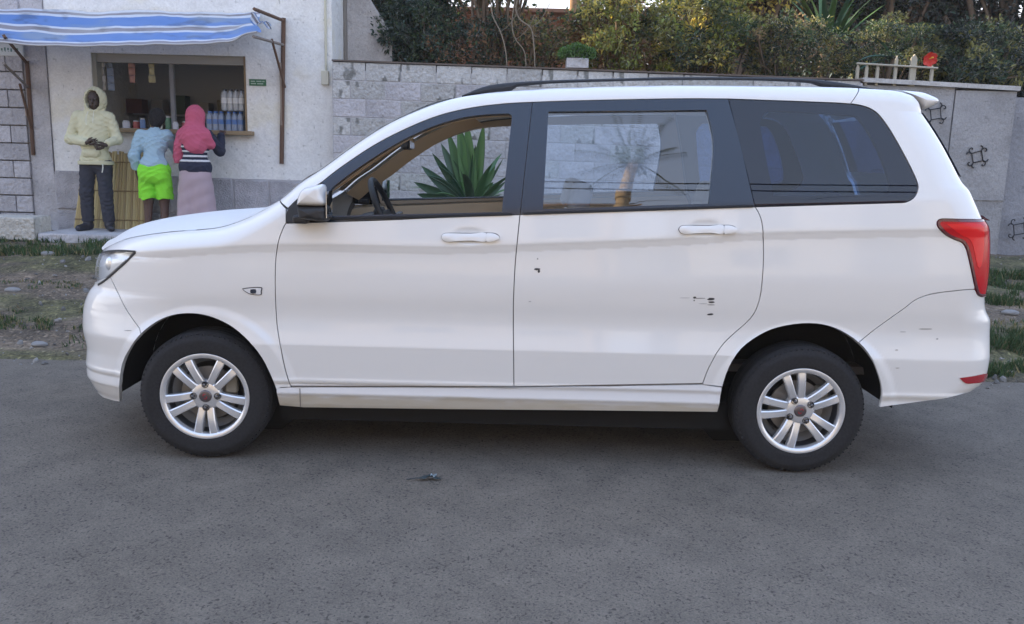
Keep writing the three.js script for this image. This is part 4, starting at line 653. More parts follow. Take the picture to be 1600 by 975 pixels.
{ // 1: pale hoodie, hood up, facing the street
  const x = atZ(153, 300, -5.75).x, J = { pelvis: [0, 0.84, 0], chest: [0, 1.14, 0.0], neck: [0.01, 1.33, 0.0], head: [0.035, 1.455, 0.02], shL: [-0.175, 1.27, 0], shR: [0.175, 1.27, 0], elL: [-0.265, 1.02, 0.01], elR: [0.255, 1.03, 0.0], wrL: [-0.01, 0.985, 0.185], wrR: [0.205, 0.965, 0.20], hdL: [0.8, 0.05, 0.25], hdR: [-0.35, -0.2, 0.6], pmL: [0, 0.3, -1], pmR: [-0.6, 0.2, -0.6], hipL: [-0.085, 0.80, 0], hipR: [0.085, 0.80, 0], knL: [-0.115, 0.43, 0.03], knR: [0.10, 0.43, 0.03], anL: [-0.13, 0.08, 0.0], anR: [0.115, 0.08, 0.02], toeL: [-0.17, 0.02, 0.16], toeR: [0.19, 0.02, 0.15] };
  const { p, torso, arms, legs, feet } = person('person in a pale yellow hoodie with the hood up and dark trousers facing the street', [x, SLAB_Y, -5.75], 0.05, J, { skin: skin1, headYaw: 0.1, headTilt: 0.05, headH: 0.215, curl: 0.9 });
  const hood = cloth(0.60, 0.58, 0.40), sleeves = grow([cap(J.shL, J.elL, 0.056, 0.047), cap(J.elL, add(J.wrL, [-0.025, 0.005, -0.02]), 0.047, 0.034), cap(J.shR, J.elR, 0.056, 0.047), cap(J.elR, add(J.wrR, [0.01, 0.02, -0.03]), 0.047, 0.034)], 0.008);
  const trunk = [cap([-0.05, 0.80, 0], [0.05, 0.80, 0], 0.118, 0.118), cap([0, 0.80, 0], [0, 1.15, 0.01], 0.128, 0.130), cap([-0.05, 1.0, 0], [-0.07, 1.2, 0], 0.115, 0.10), cap([0.05, 1.0, 0], [0.07, 1.2, 0], 0.115, 0.10), cap([-0.14, 1.27, 0], [0.14, 1.27, 0], 0.065, 0.065), cap([0, 1.22, 0], [0.01, 1.33, 0], 0.10, 0.085)];
  const h0 = [0.035, 1.465, 0.0];
  const hoodie = field([...trunk, ...sleeves, ell([h0[0], h0[1], h0[2] - 0.01], [0.118, 0.142, 0.125]), cap([0.02, 1.34, -0.01], h0, 0.10, 0.10)], 0.035, (d, X, Y, Z) => { const hole = Math.hypot((X - h0[0]) / 0.078, (Y - h0[1] + 0.012) / 0.108, (Z - h0[2] - 0.11) / 0.15) - 1; const cut = -Math.min(hole * 0.078, Math.max(Math.hypot(X - h0[0], Y - h0[1]) - 0.02, -1) > 0 ? hole * 0.078 : hole * 0.078); d = Math.max(d, cut); d = Math.max(d, 0.745 - Y + 0.006 * Math.sin(X * 20)); return wrinkle(0.004)(d, X, Y, Z); });
  mesh('hoodie', netMesh(hoodie, [-0.40, 0.70, -0.24], [0.40, 1.66, 0.30], 0.011), hood, p);
  mesh('hem_band', capsMesh([cap([-0.06, 0.765, 0], [0.06, 0.765, 0], 0.133, 0.133)], 0.02, 0.012, (d, X, Y, Z) => Math.max(d, Math.abs(Y - 0.765) - 0.022)), cloth(0.54, 0.52, 0.36), p);
  mesh('pocket', capsMesh([cap([-0.05, 0.87, 0.10], [0.05, 0.87, 0.10], 0.055, 0.055)], 0.03, 0.012, wrinkle(0.003)), hood, p);
  mesh('drawstring', merge([tube([[0.0, 1.33, 0.115], [-0.012, 1.25, 0.155], [-0.010, 1.18, 0.165]], 0.004, 5), tube([[0.06, 1.33, 0.115], [0.065, 1.26, 0.155], [0.062, 1.20, 0.165]], 0.004, 5)]), cloth(0.7, 0.7, 0.6), p);
  mesh('trousers', capsMesh([cap([-0.045, 0.74, 0], [0.045, 0.74, 0], 0.100, 0.100), ...grow([cap(J.hipL, J.knL, 0.088, 0.068), cap(J.knL, add(J.anL, [0, 0.02, 0]), 0.068, 0.060), cap(J.hipR, J.knR, 0.088, 0.068), cap(J.knR, add(J.anR, [0, 0.02, 0]), 0.068, 0.060)], 0.006)], 0.025, 0.012, (d, X, Y, Z) => wrinkle(0.005, 0.6, 1)(Math.max(d, 0.10 - Y, Y - 0.80), X, Y, Z)), cloth(0.035, 0.037, 0.050), p);
  const boot = mat(0.02, 0.02, 0.028, 0.5);
  for (const s of ['L', 'R']) { const a = J['an' + s], t = J['toe' + s]; mesh('boot', capsMesh([cap([a[0], 0.15, a[2]], [a[0], 0.06, a[2]], 0.058, 0.052), cap([a[0], 0.05, a[2] - 0.03], [t[0], 0.034, t[2]], 0.048, 0.036)], 0.02, 0.010, (d, X, Y, Z) => Math.max(d, 0.002 - Y)), boot, p); }
  for (const s of [-1, 1]) mesh('eye', new THREE.SphereGeometry(0.011, 8, 6).translate(J.head[0] + 0.01 + s * 0.028, J.head[1] + 0.004, J.head[2] + 0.078), mat(0.07, 0.06, 0.055, 0.3), p);
  mesh('cord', tube([[0.12, 0.75, 0.11], [0.125, 0.70, 0.13], [0.115, 0.66, 0.13]], 0.006, 5), cloth(0.7, 0.68, 0.6), p);
}
{ // 2: light blue top, bright green shorts, seen from behind
  const x = atZ(243, 300, -5.72).x, J = { pelvis: [0, 0.72, 0], chest: [0.0, 0.98, 0.05], neck: [0.0, 1.14, 0.09], head: [-0.02, 1.265, 0.14], shL: [-0.145, 1.085, 0.06], shR: [0.145, 1.085, 0.06], elL: [-0.19, 0.93, 0.22], elR: [0.215, 0.85, 0.0], wrL: [-0.13, 1.02, 0.38], wrR: [0.20, 0.66, 0.05], hdL: [0.1, 0.1, 0.9], hdR: [0, -1, 0.15], pmL: [0, -1, 0], pmR: [-1, 0, 0.2], hipL: [-0.08, 0.69, 0], hipR: [0.08, 0.69, 0], knL: [-0.085, 0.37, 0.02], knR: [0.085, 0.37, 0.02], anL: [-0.09, 0.075, -0.01], anR: [0.095, 0.075, -0.01], toeL: [-0.10, 0.02, 0.14], toeR: [0.12, 0.02, 0.14] };
  const { p } = person('person in a light blue top and neon green shorts with their back to the street', [x, SLAB_Y, -5.72], Math.PI + 0.12, J, { skin: skin2, headTilt: 0.35, headH: 0.20 });
  const top = cloth(0.33, 0.47, 0.56);
  mesh('top', capsMesh([cap([-0.045, 0.76, 0], [0.045, 0.76, 0], 0.108, 0.108), cap([0, 0.76, 0], [0, 1.0, 0.05], 0.112, 0.110), cap([-0.05, 0.98, 0.05], [0.05, 0.98, 0.05], 0.098, 0.098), cap([-0.12, 1.085, 0.06], [0.12, 1.085, 0.06], 0.062, 0.062), cap([0, 1.05, 0.06], [0, 1.14, 0.09], 0.085, 0.062), ...grow([cap(J.shL, J.elL, 0.055, 0.046), cap(J.elL, J.wrL, 0.046, 0.035), cap(J.shR, J.elR, 0.055, 0.048), cap(J.elR, add(J.wrR, [0, 0.03, 0]), 0.048, 0.042)], 0.012)], 0.03, 0.011, (d, X, Y, Z) => wrinkle(0.006)(Math.max(d, 0.69 - Y), X, Y, Z)), top, p);
  mesh('shorts', capsMesh([cap([-0.05, 0.70, 0], [0.05, 0.70, 0], 0.122, 0.122), cap([-0.06, 0.64, -0.03], [0.06, 0.64, -0.03], 0.105, 0.105), ...grow([cap(J.hipL, add(J.knL, [-0.01, 0.0, 0]), 0.092, 0.088), cap(J.hipR, add(J.knR, [0.01, 0, 0]), 0.092, 0.088)], 0.008)], 0.02, 0.011, (d, X, Y, Z) => wrinkle(0.006, 0.7, 0.8)(Math.max(d, 0.375 - Y + 0.01 * Math.sin(X * 40), Y - 0.78), X, Y, Z)), cloth(0.24, 0.72, 0.04), p);
  mesh('hair', netMesh(field([ell([-0.02, 1.295, 0.13], [0.094, 0.098, 0.104]), ell([-0.02, 1.25, 0.08], [0.075, 0.08, 0.06])], 0.02, (d, X, Y, Z) => Math.max(d, (Z - 0.19) + (1.27 - Y) * 0.4) + 0.003 * Math.sin(X * 160) * Math.sin(Y * 150) * Math.sin(Z * 170)), [-0.15, 1.12, -0.02], [0.12, 1.42, 0.26], 0.007), mat(0.012, 0.010, 0.010, 0.9), p);
  for (const s of ['L', 'R']) { const a = J['an' + s], t = J['toe' + s]; mesh('sandal', capsMesh([cap([a[0], 0.014, a[2] - 0.04], [t[0], 0.012, t[2] + 0.02], 0.042, 0.042)], 0.01, 0.008, (d, X, Y, Z) => Math.max(d, Math.abs(Y - 0.008) - 0.010)), mat(0.05, 0.04, 0.04, 0.8), p); }
}
{ // 3: pink headscarf, striped top, mauve skirt, seen from behind
  const x = atZ(307, 300, -5.74).x, J = { pelvis: [0, 0.74, 0], chest: [0.0, 1.0, 0.02], neck: [0, 1.16, 0.04], head: [0, 1.30, 0.07], shL: [-0.15, 1.10, 0.02], shR: [0.15, 1.10, 0.02], elL: [-0.225, 0.93, 0.16], elR: [0.20, 0.86, 0.10], wrL: [-0.19, 1.10, 0.30], wrR: [0.12, 0.88, 0.28], hdL: [0.05, 0.6, 0.7], hdR: [-0.2, 0.1, 0.9], pmL: [0.3, -0.6, 0.6], pmR: [0, -1, 0], hipL: [-0.08, 0.70, 0], hipR: [0.08, 0.70, 0], knL: [-0.08, 0.38, 0.02], knR: [0.08, 0.38, 0.02], anL: [-0.085, 0.075, 0], anR: [0.085, 0.075, 0], toeL: [-0.10, 0.02, 0.14], toeR: [0.10, 0.02, 0.14] };
  const { p } = person('person in a pink headscarf, striped top and mauve skirt leaning at the serving window', [x, SLAB_Y, -5.74], Math.PI - 0.05, J, { skin: skin2, headTilt: 0.12, headH: 0.205 });
  const navy = cloth(0.018, 0.022, 0.045), white = cloth(0.62, 0.62, 0.64);
  const jumper = [cap([-0.06, 0.74, 0], [0.06, 0.74, 0], 0.125, 0.125), cap([0, 0.74, 0], [0, 1.0, 0.02], 0.13, 0.128), cap([-0.07, 1.0, 0.02], [0.07, 1.0, 0.02], 0.108, 0.108), cap([-0.12, 1.10, 0.02], [0.12, 1.10, 0.02], 0.062, 0.062)], arm = grow([cap(J.shL, J.elL, 0.056, 0.048), cap(J.elL, J.wrL, 0.048, 0.034), cap(J.shR, J.elR, 0.056, 0.048), cap(J.elR, J.wrR, 0.048, 0.034)], 0.01);
  mesh('jumper', capsMesh([...jumper, ...arm], 0.03, 0.011, (d, X, Y, Z) => wrinkle(0.003)(Math.max(d, 0.685 - Y), X, Y, Z)), navy, p);
  for (let k = 0; k < 4; k++) mesh('white_stripe', capsMesh(grow(jumper, 0.004), 0.03, 0.010, (d, X, Y, Z) => Math.max(wrinkle(0.003)(d, X, Y, Z), Math.abs(Y - (0.815 + k * 0.052)) - 0.013, Math.abs(X) - 0.172)), white, p);
  mesh('headscarf', netMesh(field([ell([0, 1.315, 0.055], [0.105, 0.122, 0.118]), cap([0, 1.24, 0.04], [0, 1.12, 0.0], 0.10, 0.135), cap([-0.10, 1.09, 0.0], [0.10, 1.09, 0.0], 0.095, 0.095), cap([0.0, 1.06, -0.02], [-0.03, 0.99, -0.03], 0.135, 0.125), cap([0.12, 1.08, 0.02], [0.205, 0.86, 0.06], 0.080, 0.072), cap([0.16, 0.98, 0.0], [0.20, 0.78, 0.02], 0.075, 0.05), cap([-0.12, 1.08, 0.0], [-0.17, 1.0, 0.03], 0.085, 0.06)], 0.04, (d, X, Y, Z) => { const face = Math.hypot(X / 0.066, (Y - 1.30) / 0.092, (Z - 0.18) / 0.10) - 1; return wrinkle(0.004, 0.7, 1)(Math.max(d, -face * 0.066, 0.78 - Y), X, Y, Z); }), [-0.30, 0.74, -0.24], [0.34, 1.48, 0.24], 0.011), cloth(0.50, 0.10, 0.17), p);
  mesh('skirt', netMesh(field([cap([-0.05, 0.72, 0], [0.05, 0.72, 0], 0.115, 0.115), cap([-0.055, 0.60, -0.01], [-0.075, 0.10, 0], 0.13, 0.155), cap([0.055, 0.60, -0.01], [0.085, 0.10, 0], 0.13, 0.155)], 0.05, (d, X, Y, Z) => Math.max(d + 0.006 * Math.sin(X * 55 + Math.sin(Y * 5) * 2) * sstep(0.7, 0.2, Y) + 0.003 * Math.sin(Y * 40 + X * 20), 0.085 - Y + 0.01 * Math.sin(X * 18), Y - 0.76)), [-0.30, 0.04, -0.22], [0.30, 0.82, 0.22], 0.011), cloth(0.40, 0.31, 0.34), p);
  for (const s of ['L', 'R']) { const a = J['an' + s], t = J['toe' + s]; mesh('shoe', capsMesh([cap([a[0], 0.045, a[2] - 0.03], [t[0], 0.03, t[2]], 0.046, 0.032)], 0.02, 0.010, (d, X, Y, Z) => Math.max(d, 0.002 - Y)), mat(0.02, 0.02, 0.024, 0.6), p); }
}

// ------------------------------------------------------------------ goods in the serving window
{
  const sill = atZ(387, 205, SHOP_Z).y, z = SHOP_Z - 0.10;
  const bodyG = new THREE.LatheGeometry([[0, 0], [0.030, 0], [0.034, 0.008], [0.034, 0.055], [0.031, 0.060], [0.034, 0.066], [0.034, 0.150], [0.028, 0.178], [0.014, 0.198], [0.0135, 0.210]].map(p => new THREE.Vector2(...p)), 14), labelG = new THREE.CylinderGeometry(0.0348, 0.0348, 0.055, 14, 1, true).translate(0, 0.105, 0), capG = new THREE.CylinderGeometry(0.015, 0.015, 0.018, 10).translate(0, 0.217, 0);
  const pet = phys(0.70, 0.74, 0.78, 0.15, { transmission: 0.55, thickness: 0 }), petBlue = phys(0.45, 0.56, 0.72, 0.15, { transmission: 0.5, thickness: 0 });
  const pack = (x, y, zz, nx, nz, m, lab, cc, label) => { const t = thing('bottle_pack', label, 'bottles', [x, y, zz], 0, 'bottle packs on the counter'); for (let i = 0; i < nx; i++) for (let k = 0; k < nz; k++) { const b = mesh('bottle', bodyG, m, t); b.position.set((i - (nx - 1) / 2) * 0.070, 0, (k - (nz - 1) / 2) * 0.070); mesh('label', labelG, lab, b); mesh('cap', capG, cc, b); } mesh('shrink_wrap', box(nx * 0.07 + 0.002, 0.20, nz * 0.07 + 0.002, 0, 0.102, 0, 0.012), phys(0.93, 0.94, 0.95, 0.12, { transmission: 0.96, thickness: 0, ior: 1.3 }), t); return t; };
  const lw = mat(0.62, 0.62, 0.62, 0.6), lb = mat(0.05, 0.16, 0.42, 0.5), cw = mat(0.75, 0.75, 0.76, 0.5), cb = mat(0.06, 0.16, 0.45, 0.5), x1 = atZ(384, 190, z).x;
  pack(x1 - 0.13, sill, z - 0.02, 3, 2, petBlue, lb, cb, 'blue-labelled bottle pack at the right end of the serving counter');
  pack(x1 - 0.36, sill, z - 0.02, 3, 2, petBlue, lb, cb, 'blue-labelled bottle pack next to the headscarf on the serving counter');
  pack(x1 - 0.14, sill + 0.235, z - 0.02, 4, 2, pet, lw, mat(0.05, 0.05, 0.06, 0.6), 'white-labelled bottle pack stacked on the blue-labelled packs').scale.set(0.98, 1.12, 1);
  const cols = [[0.5, 0.5, 0.52], [0.35, 0.08, 0.07], [0.10, 0.18, 0.35], [0.45, 0.38, 0.12], [0.6, 0.58, 0.5], [0.12, 0.25, 0.15]];
  const x0 = atZ(190, 190, z).x, names = ['grey', 'red', 'blue', 'yellow', 'cream', 'green'];
  let x = x0; for (let k = 0; k < 9; k++) { const w = rr(0.06, 0.11), h = rr(0.07, 0.16), c = k % 6, t = thing('jar', names[c] + " lidded jar" + (k < 6 ? ' on the serving counter near the hooded person' : ' on the serving counter beside the headscarf'), 'jar', [x + w / 2, sill, z - 0.02 - (k % 2) * 0.05], 0, 'jars on the serving counter'); mesh('glass', new THREE.LatheGeometry([[0, 0], [w * 0.42, 0], [w * 0.48, 0.01], [w * 0.48, h * 0.78], [w * 0.38, h * 0.9], [0, h * 0.9]].map(p => new THREE.Vector2(...p)), 14), mat(...cols[c], 0.35), t); mesh('lid', new THREE.CylinderGeometry(w * 0.40, w * 0.40, h * 0.12, 14).translate(0, h * 0.95, 0), mat(0.5, 0.5, 0.5, 0.5), t); x += w + rr(0.01, 0.03); }
  { const pk = [[0.50, 0.49, 0.47], [0.34, 0.17, 0.14], [0.20, 0.25, 0.34], [0.40, 0.36, 0.20]], lab = ['pale', 'red', 'blue', 'yellow'], pg = gridGeo(4, 4, (u, v) => [(u - 0.5) * 0.075, -v * 0.085, 0.012 * Math.sin(Math.PI * u) * Math.sin(Math.PI * v)]);
    [[158, 0, 4], [171, 2, 4], [205, 1, 3], [236, 3, 3]].forEach(([px, c, n]) => { const t0 = atZ(px, 92, SHOP_Z - 0.16), t = thing('packet_strip', `strip of ${lab[c]} snack packets hanging in the serving window`, 'packets', [t0.x, t0.y, SHOP_Z - 0.16]); for (let k = 0; k < n; k++) { const o = mesh('packet', pg, mat(...pk[c], 0.35), t); o.position.y = -0.01 - k * 0.09; o.rotation.y = rr(-0.4, 0.4); } mesh('string', rod([0, 0.12, 0], [0, -0.02, 0], 0.003), oldWood, t); }); }
  // boxes on the shelves at the back
  const bx0 = atZ(150, 190, SHOP_Z - 1.6).x, bx1 = atZ(386, 190, SHOP_Z - 1.6).x; let id = 0;
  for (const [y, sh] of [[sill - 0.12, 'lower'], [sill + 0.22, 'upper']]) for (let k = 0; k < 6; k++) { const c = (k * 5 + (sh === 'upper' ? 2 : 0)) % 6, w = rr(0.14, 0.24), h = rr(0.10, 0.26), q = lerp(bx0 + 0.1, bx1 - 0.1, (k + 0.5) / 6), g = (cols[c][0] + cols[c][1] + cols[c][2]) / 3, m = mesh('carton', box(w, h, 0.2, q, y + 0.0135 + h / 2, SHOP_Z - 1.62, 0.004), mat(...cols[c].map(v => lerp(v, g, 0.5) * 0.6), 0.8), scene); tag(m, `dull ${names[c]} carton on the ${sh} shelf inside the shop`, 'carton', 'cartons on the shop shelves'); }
}
// ------------------------------------------------------------------ the car
const CAR_Z = -0.86, CARX = 0.06;
{
  const paint = new THREE.MeshPhysicalMaterial({ color: rgb(0.775, 0.772, 0.76), roughness: 0.36, clearcoat: 1, clearcoatRoughness: 0.04, side: THREE.DoubleSide });
  const blackGloss = phys(0.014, 0.027, 0.052, 0.2, { ior: 1.6 });
  const blackPlastic = mat(0.018, 0.019, 0.022, 0.55);
  const blackRubber = mat(0.012, 0.012, 0.014, 0.8);
  const dark = mat(0.01, 0.01, 0.011, 0.95);
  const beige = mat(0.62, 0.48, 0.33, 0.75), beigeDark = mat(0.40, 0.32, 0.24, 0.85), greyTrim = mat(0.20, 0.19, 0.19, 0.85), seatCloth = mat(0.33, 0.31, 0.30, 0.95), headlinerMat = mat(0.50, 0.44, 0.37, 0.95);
  const glassClear = phys(0.86, 0.90, 0.90, 0.0, { transmission: 1, thickness: 0, ior: 1.5 });
  const glassTint = phys(0.60, 0.69, 0.80, 0.0, { transmission: 1, thickness: 0, ior: 2.1 });
  const glassDark = phys(0.10, 0.19, 0.38, 0.0, { transmission: 1, thickness: 0, ior: 1.62 });
  const chrome = phys(0.62, 0.63, 0.66, 0.28, { metalness: 1 });
  const alloy = phys(0.80, 0.81, 0.83, 0.26, { metalness: 0.62 });
  const alloyDark = phys(0.10, 0.103, 0.112, 0.45, { metalness: 0.7 });

  // ---- side surface: half-width w(x, y) inside the side silhouette
  const X = (px, py, z) => { const p = atZ(px, py, z); return [p.x, p.y]; };
  const creaseXY = smooth([[120, 398], [212, 392], [440, 379], [690, 383], [820, 379], [1050, 370], [1190, 361], [1460, 356], [1600, 354]].map(p => X(p[0], p[1], -0.005)), 4);
  const beltXY = smooth([[100, 380], [447, 349], [510, 347], [686, 340], [812, 335], [985, 328.4], [1180, 322.8], [1301, 319.6], [1409, 316.7], [1600, 314]].map(p => X(p[0], p[1], -0.03)), 4);
  const archF = smooth([[187, 619], [187, 597], [191.6, 568], [203.6, 544], [220, 522], [244.6, 503], [268.7, 493], [292.8, 490], [317, 492], [341, 499.6], [365, 512.7], [389, 534], [408.4, 558.4], [423, 587], [431.6, 609]], 3);
  const archR = smooth([[1128, 606.6], [1139.6, 573.6], [1158.5, 545], [1186.8, 524], [1215, 512], [1253, 505.7], [1286, 507.5], [1314, 517], [1342.5, 536], [1361, 559], [1373, 587.7], [1378, 611], [1375.5, 637]], 3);
  const tabPts = [[0.10, 0.76], [0.20, 0.785], [0.26, 0.806], [0.287, 0.820], [0.335, 0.838], [0.347, 0.844], [0.365, 0.8425], [0.395, 0.840], [0.405, 0.846], [0.418, 0.8485], [0.435, 0.8465], [0.50, 0.850], [0.575, 0.8545], [0.592, 0.8555], [0.606, 0.853], [0.66, 0.842], [0.71, 0.836], [0.76, 0.838], [0.84, 0.847], [0.94, 0.854], [1.05, 0.856], [1.1, 0.856], [3, 0.856]];
  const tabS = []; { const s = smooth(tabPts, 10); for (let k = 0; k <= 600; k++) tabS.push(interp(s, 0, 1, 0.1 + k * 0.003)); }
  const tab = y => { const t = clamp((y - 0.1) / 0.003, 0, 599.99), i = Math.floor(t); return lerp(tabS[i], tabS[i + 1], t - i); };
  const soft = (d, r) => d > r ? d : d < -r ? 0 : (d + r) * (d + r) / (4 * r);
  const wheelF = { x: 0, y: 0 }, wheelR = { x: 0, y: 0 };
  { const a = atZ(321.8, 618, -0.04), b = atZ(1249.8, 641, -0.04); wheelF.x = a.x; wheelF.y = a.y; wheelR.x = b.x; wheelR.y = b.y; }
  const flare = (x, y) => { let f = 0; for (const [c, r0] of [[wheelF, 0.385], [wheelR, 0.385]]) { const r = Math.hypot(x - c.x, (y - c.y) * 1.03); f += 0.011 * (1 - sstep(r0 + 0.035, r0 + 0.085, r)) * sstep(0.22, 0.40, y); } return f; };
  const handles = [atZ(733, 369, -0.01), atZ(1103, 357, -0.01)].map(p => [p.x, p.y]);
  const W0 = (x, y) => {
    const c = interp(creaseXY, 0, 1, x), b = interp(beltXY, 0, 1, x), d = y - c;
    let w = tab(y) - 0.17 * soft(d, 0.018) - 0.09 * soft(y - b - 0.01, 0.02);
    if (d < 0) { const e = -d; w -= 0.0088 * (e < 0.044 ? e / 0.044 : 1 - sstep(0.044, 0.26, e)) * sstep(0, 0.018, e); }
    for (const q of handles) { const r = Math.pow((x - q[0]) / 0.085, 2) + Math.pow((y - q[1]) / 0.036, 2); if (r < 2) w -= 0.013 * Math.exp(-r * r * 1.5); }
    return w + flare(x, y);
  };
  // silhouette curves; the tangent point of a rounded corner lies behind its end
  const FA = 0.55, FB = 0.34, RA = 0.20, RB = 0.15;
  const frontPx = [[158, 392], [151.6, 398], [149.6, 420], [148, 444], [141, 453], [134, 466], [130, 481], [130, 500], [133, 520], [137, 539], [136.5, 552], [135.5, 566], [136, 582], [141, 597], [146, 611]];
  const frontXY = smooth(frontPx, 3).map(p => { const q = X(p[0], p[1], -0.26); return [q[0] - 0.025, q[1]]; });
  const rearPx = [[1436, 176], [1452, 201], [1470, 229], [1488, 258], [1504, 284], [1517, 298], [1525, 314], [1531, 327], [1537, 342], [1547, 360], [1548, 394], [1544, 441], [1541, 463], [1543, 484], [1550, 498], [1552, 506], [1551, 536], [1545, 583], [1540, 597], [1522, 611]];
  const rearXY = smooth(rearPx, 3).map((p) => { const up = p[1] < 340 ? 0.26 * sstep(342, 170, p[1]) * 0.6 : 0; const q = X(p[0], p[1], -0.09 - up); return [q[0] + 0.014, q[1]]; });
  const frontUp = frontXY.slice().sort((a, b) => a[1] - b[1]), rearUp = rearXY.slice().sort((a, b) => a[1] - b[1]);
  const xF = y => interp(frontUp, 1, 0, y), xR = y => interp(rearUp, 1, 0, y);
  const drop = (d, a, b) => { const t = clamp(1 - d / a, 0, 1); return b * (1 - Math.sqrt(1 - t * t)); };
  const topPx = [[158, 392], [166, 386], [180, 379], [200, 372], [235, 366], [268, 362], [310, 359], [343, 355], [375, 345], [405, 331], [437, 312], [468.5, 286], [504, 263], [558, 224], [609.5, 192], [661, 169], [699, 156.4], [740, 148], [794.4, 141.8], [895, 136.4], [1050, 133], [1193.6, 133.6], [1301, 135.7], [1373, 139.3], [1405, 142], [1425, 146]];
  const TR = x => lerp(0.10, 0.065, sstep(-1.4, -0.9, x));
  const topXY = smooth(topPx, 4).map((p) => { let z = -0.2, q; for (let k = 0; k < 14; k++) { q = X(p[0], p[1], z); const w = W0(q[0], q[1]) - TR(q[0]) * 0.75 - drop(q[0] - frontXY[0][0], FA, FB); z = lerp(z, w + CAR_Z, 0.6); } return q; });
  topXY.sort((a, b) => a[0] - b[0]);
  const yT = x => interp(topXY, 0, 1, x);
  const dTop = (x, y) => {
    const s = yT(x) - y; if (s > 0.45) return s; let m = 1e9;
    for (let i = 0; i < topXY.length - 1; i++) { const a = topXY[i], b = topXY[i + 1]; if (Math.abs(a[0] - x) > 0.6) continue; const ex = b[0] - a[0], ey = b[1] - a[1], t = clamp(((x - a[0]) * ex + (y - a[1]) * ey) / (ex * ex + ey * ey), 0, 1); const d = Math.hypot(x - a[0] - t * ex, y - a[1] - t * ey); if (d < m) m = d; }
    return s < 0 ? -m : m;
  };
  const W = (x, y) => W0(x, y) - drop(x - xF(y), FA, FB) - drop(xR(y) - x, RA, RB) - drop(dTop(x, y), TR(x), TR(x));
  const zs = (x, y) => W(x, y) + CAR_Z;
  const on = (px, py) => { let z = -0.05, q; for (let k = 0; k < 30; k++) { q = X(px, py, z); z = lerp(z, clamp(zs(q[0], q[1]), -0.6, 0.02), 0.45); } return q; };
  const pl = pts => pts.map(p => on(p[0], p[1]));
  const S = (pts, n = 5) => pl(smooth(pts, n)), D = (pts, n = 6) => pl(dense(pts, n));
  const nearest = (L, p) => { let b = 0, m = 1e9; L.forEach((q, i) => { const d = Math.hypot(q[0] - p[0], q[1] - p[1]); if (d < m) { m = d; b = i; } }); return b; };
  const cut = (L, p, q) => { const i = nearest(L, p), j = nearest(L, q); return i <= j ? L.slice(i, j + 1) : L.slice(j, i + 1).reverse(); };
  const rev = L => L.slice().reverse();

  // ---- the group
  const car = thing('parked_car', 'white people carrier with black window surrounds and alloy wheels parked on the asphalt', 'car', [CARX, 0, CAR_Z]);
  const put = (name, g, m, parent = car) => { g.translate(-CARX, 0, -CAR_Z); return mesh(name, g, m, parent); };
  const mirrored = g => { const c = g.clone(); if (!c.index) c.setIndex([...Array(c.attributes.position.count).keys()]); const p = c.attributes.position, n = c.attributes.normal; for (let i = 0; i < p.count; i++) { p.setZ(i, 2 * CAR_Z - p.getZ(i)); n.setZ(i, -n.getZ(i)); } const ix = c.index.array; for (let i = 0; i < ix.length; i += 3) { const t = ix[i]; ix[i] = ix[i + 1]; ix[i + 1] = t; } return c; };
  // near-side and far-side copy of a panel
  const both = (name, g, m, pn = car, pf = car, mf = m) => { const f = mirrored(g); return [put(name, g, m, pn), put(name, f, mf, pf)]; };

  // ---- seams (pixels)
  const aF = pl(archF), aR = pl(archR);
  const seamDoorF = S([[447, 348], [441, 360], [435, 378], [431, 405], [430, 440], [431, 480], [433.5, 512], [439.8, 549], [446, 578], [452, 598], [455, 603]], 4);
  const seamMid = S([[812.5, 335.5], [809, 370], [805.5, 406], [803, 450], [802, 491], [802.5, 550], [803, 604]], 4);
  const seamDoorR = S([[1180, 323.4], [1187, 336], [1191.5, 354], [1193, 394], [1192, 425], [1189, 455.7], [1184, 477], [1176, 493], [1163, 507], [1149, 519], [1133, 534], [1120.8, 550], [1112, 566], [1105, 580], [1098, 599]], 3);
  const belt = S([[447, 349], [475, 348.5], [509.5, 347], [609.5, 343.6], [686.4, 340], [812.5, 335.5], [900, 331.5], [984.7, 328.4], [1100, 325.2], [1180, 323.4]], 5);
  const pf = p => on(p[0], p[1]);
  const doorBottom = D([[455, 603], [803, 604], [1098, 599]], 16);
  const bumperSeamF = S([[172, 432], [184, 457], [196, 481], [207, 498], [218, 513]], 4);
  const lightLow = S([[211.8, 394], [196, 410], [172.5, 431], [162, 439.5], [153, 445]], 4);
  const lightTop = S([[211.8, 393], [190, 391.6], [172, 392.2], [163, 393.5]], 4);
  const bumperSeamR = S([[1342, 535], [1360, 520], [1380, 505], [1413, 481.6], [1428, 470], [1441.5, 463.5], [1460, 458.5], [1488.7, 454.7], [1510, 452.6], [1523, 452]], 4);
  const tailIn = S([[1538, 343], [1500, 342.5], [1472, 342], [1465, 345.5], [1464, 351], [1468, 358], [1479, 368], [1492, 374.5], [1503, 379], [1509, 388], [1513, 402], [1518, 425], [1523, 448], [1527, 460], [1533, 463.5], [1540, 463]], 4);

  // front bumper skin
  const archFlow = cut(aF, pf([187, 619]), pf([218, 513])), archFup = cut(aF, pf([218, 513]), pf([431.6, 609]));
  const fSlice = frontXY.slice(nearest(frontXY, X(150, 445, -0.26)));
  const bumperLow = S([[146, 611], [152, 617], [163, 623], [178, 627.5], [190, 630], [187, 619]], 3);
  both('front_bumper', panel([...rev(fSlice), ...rev(cut(lightLow, pf([153, 445]), pf([172.5, 431]))), ...bumperSeamF, ...rev(archFlow), ...rev(D([[163, 622], [178, 626.5], [187, 628]], 3))], zs, { cell: 0.012 }), paint);
  // headlight
  const fTop = frontXY.slice(0, nearest(frontXY, X(150, 445, -0.26)) + 1);
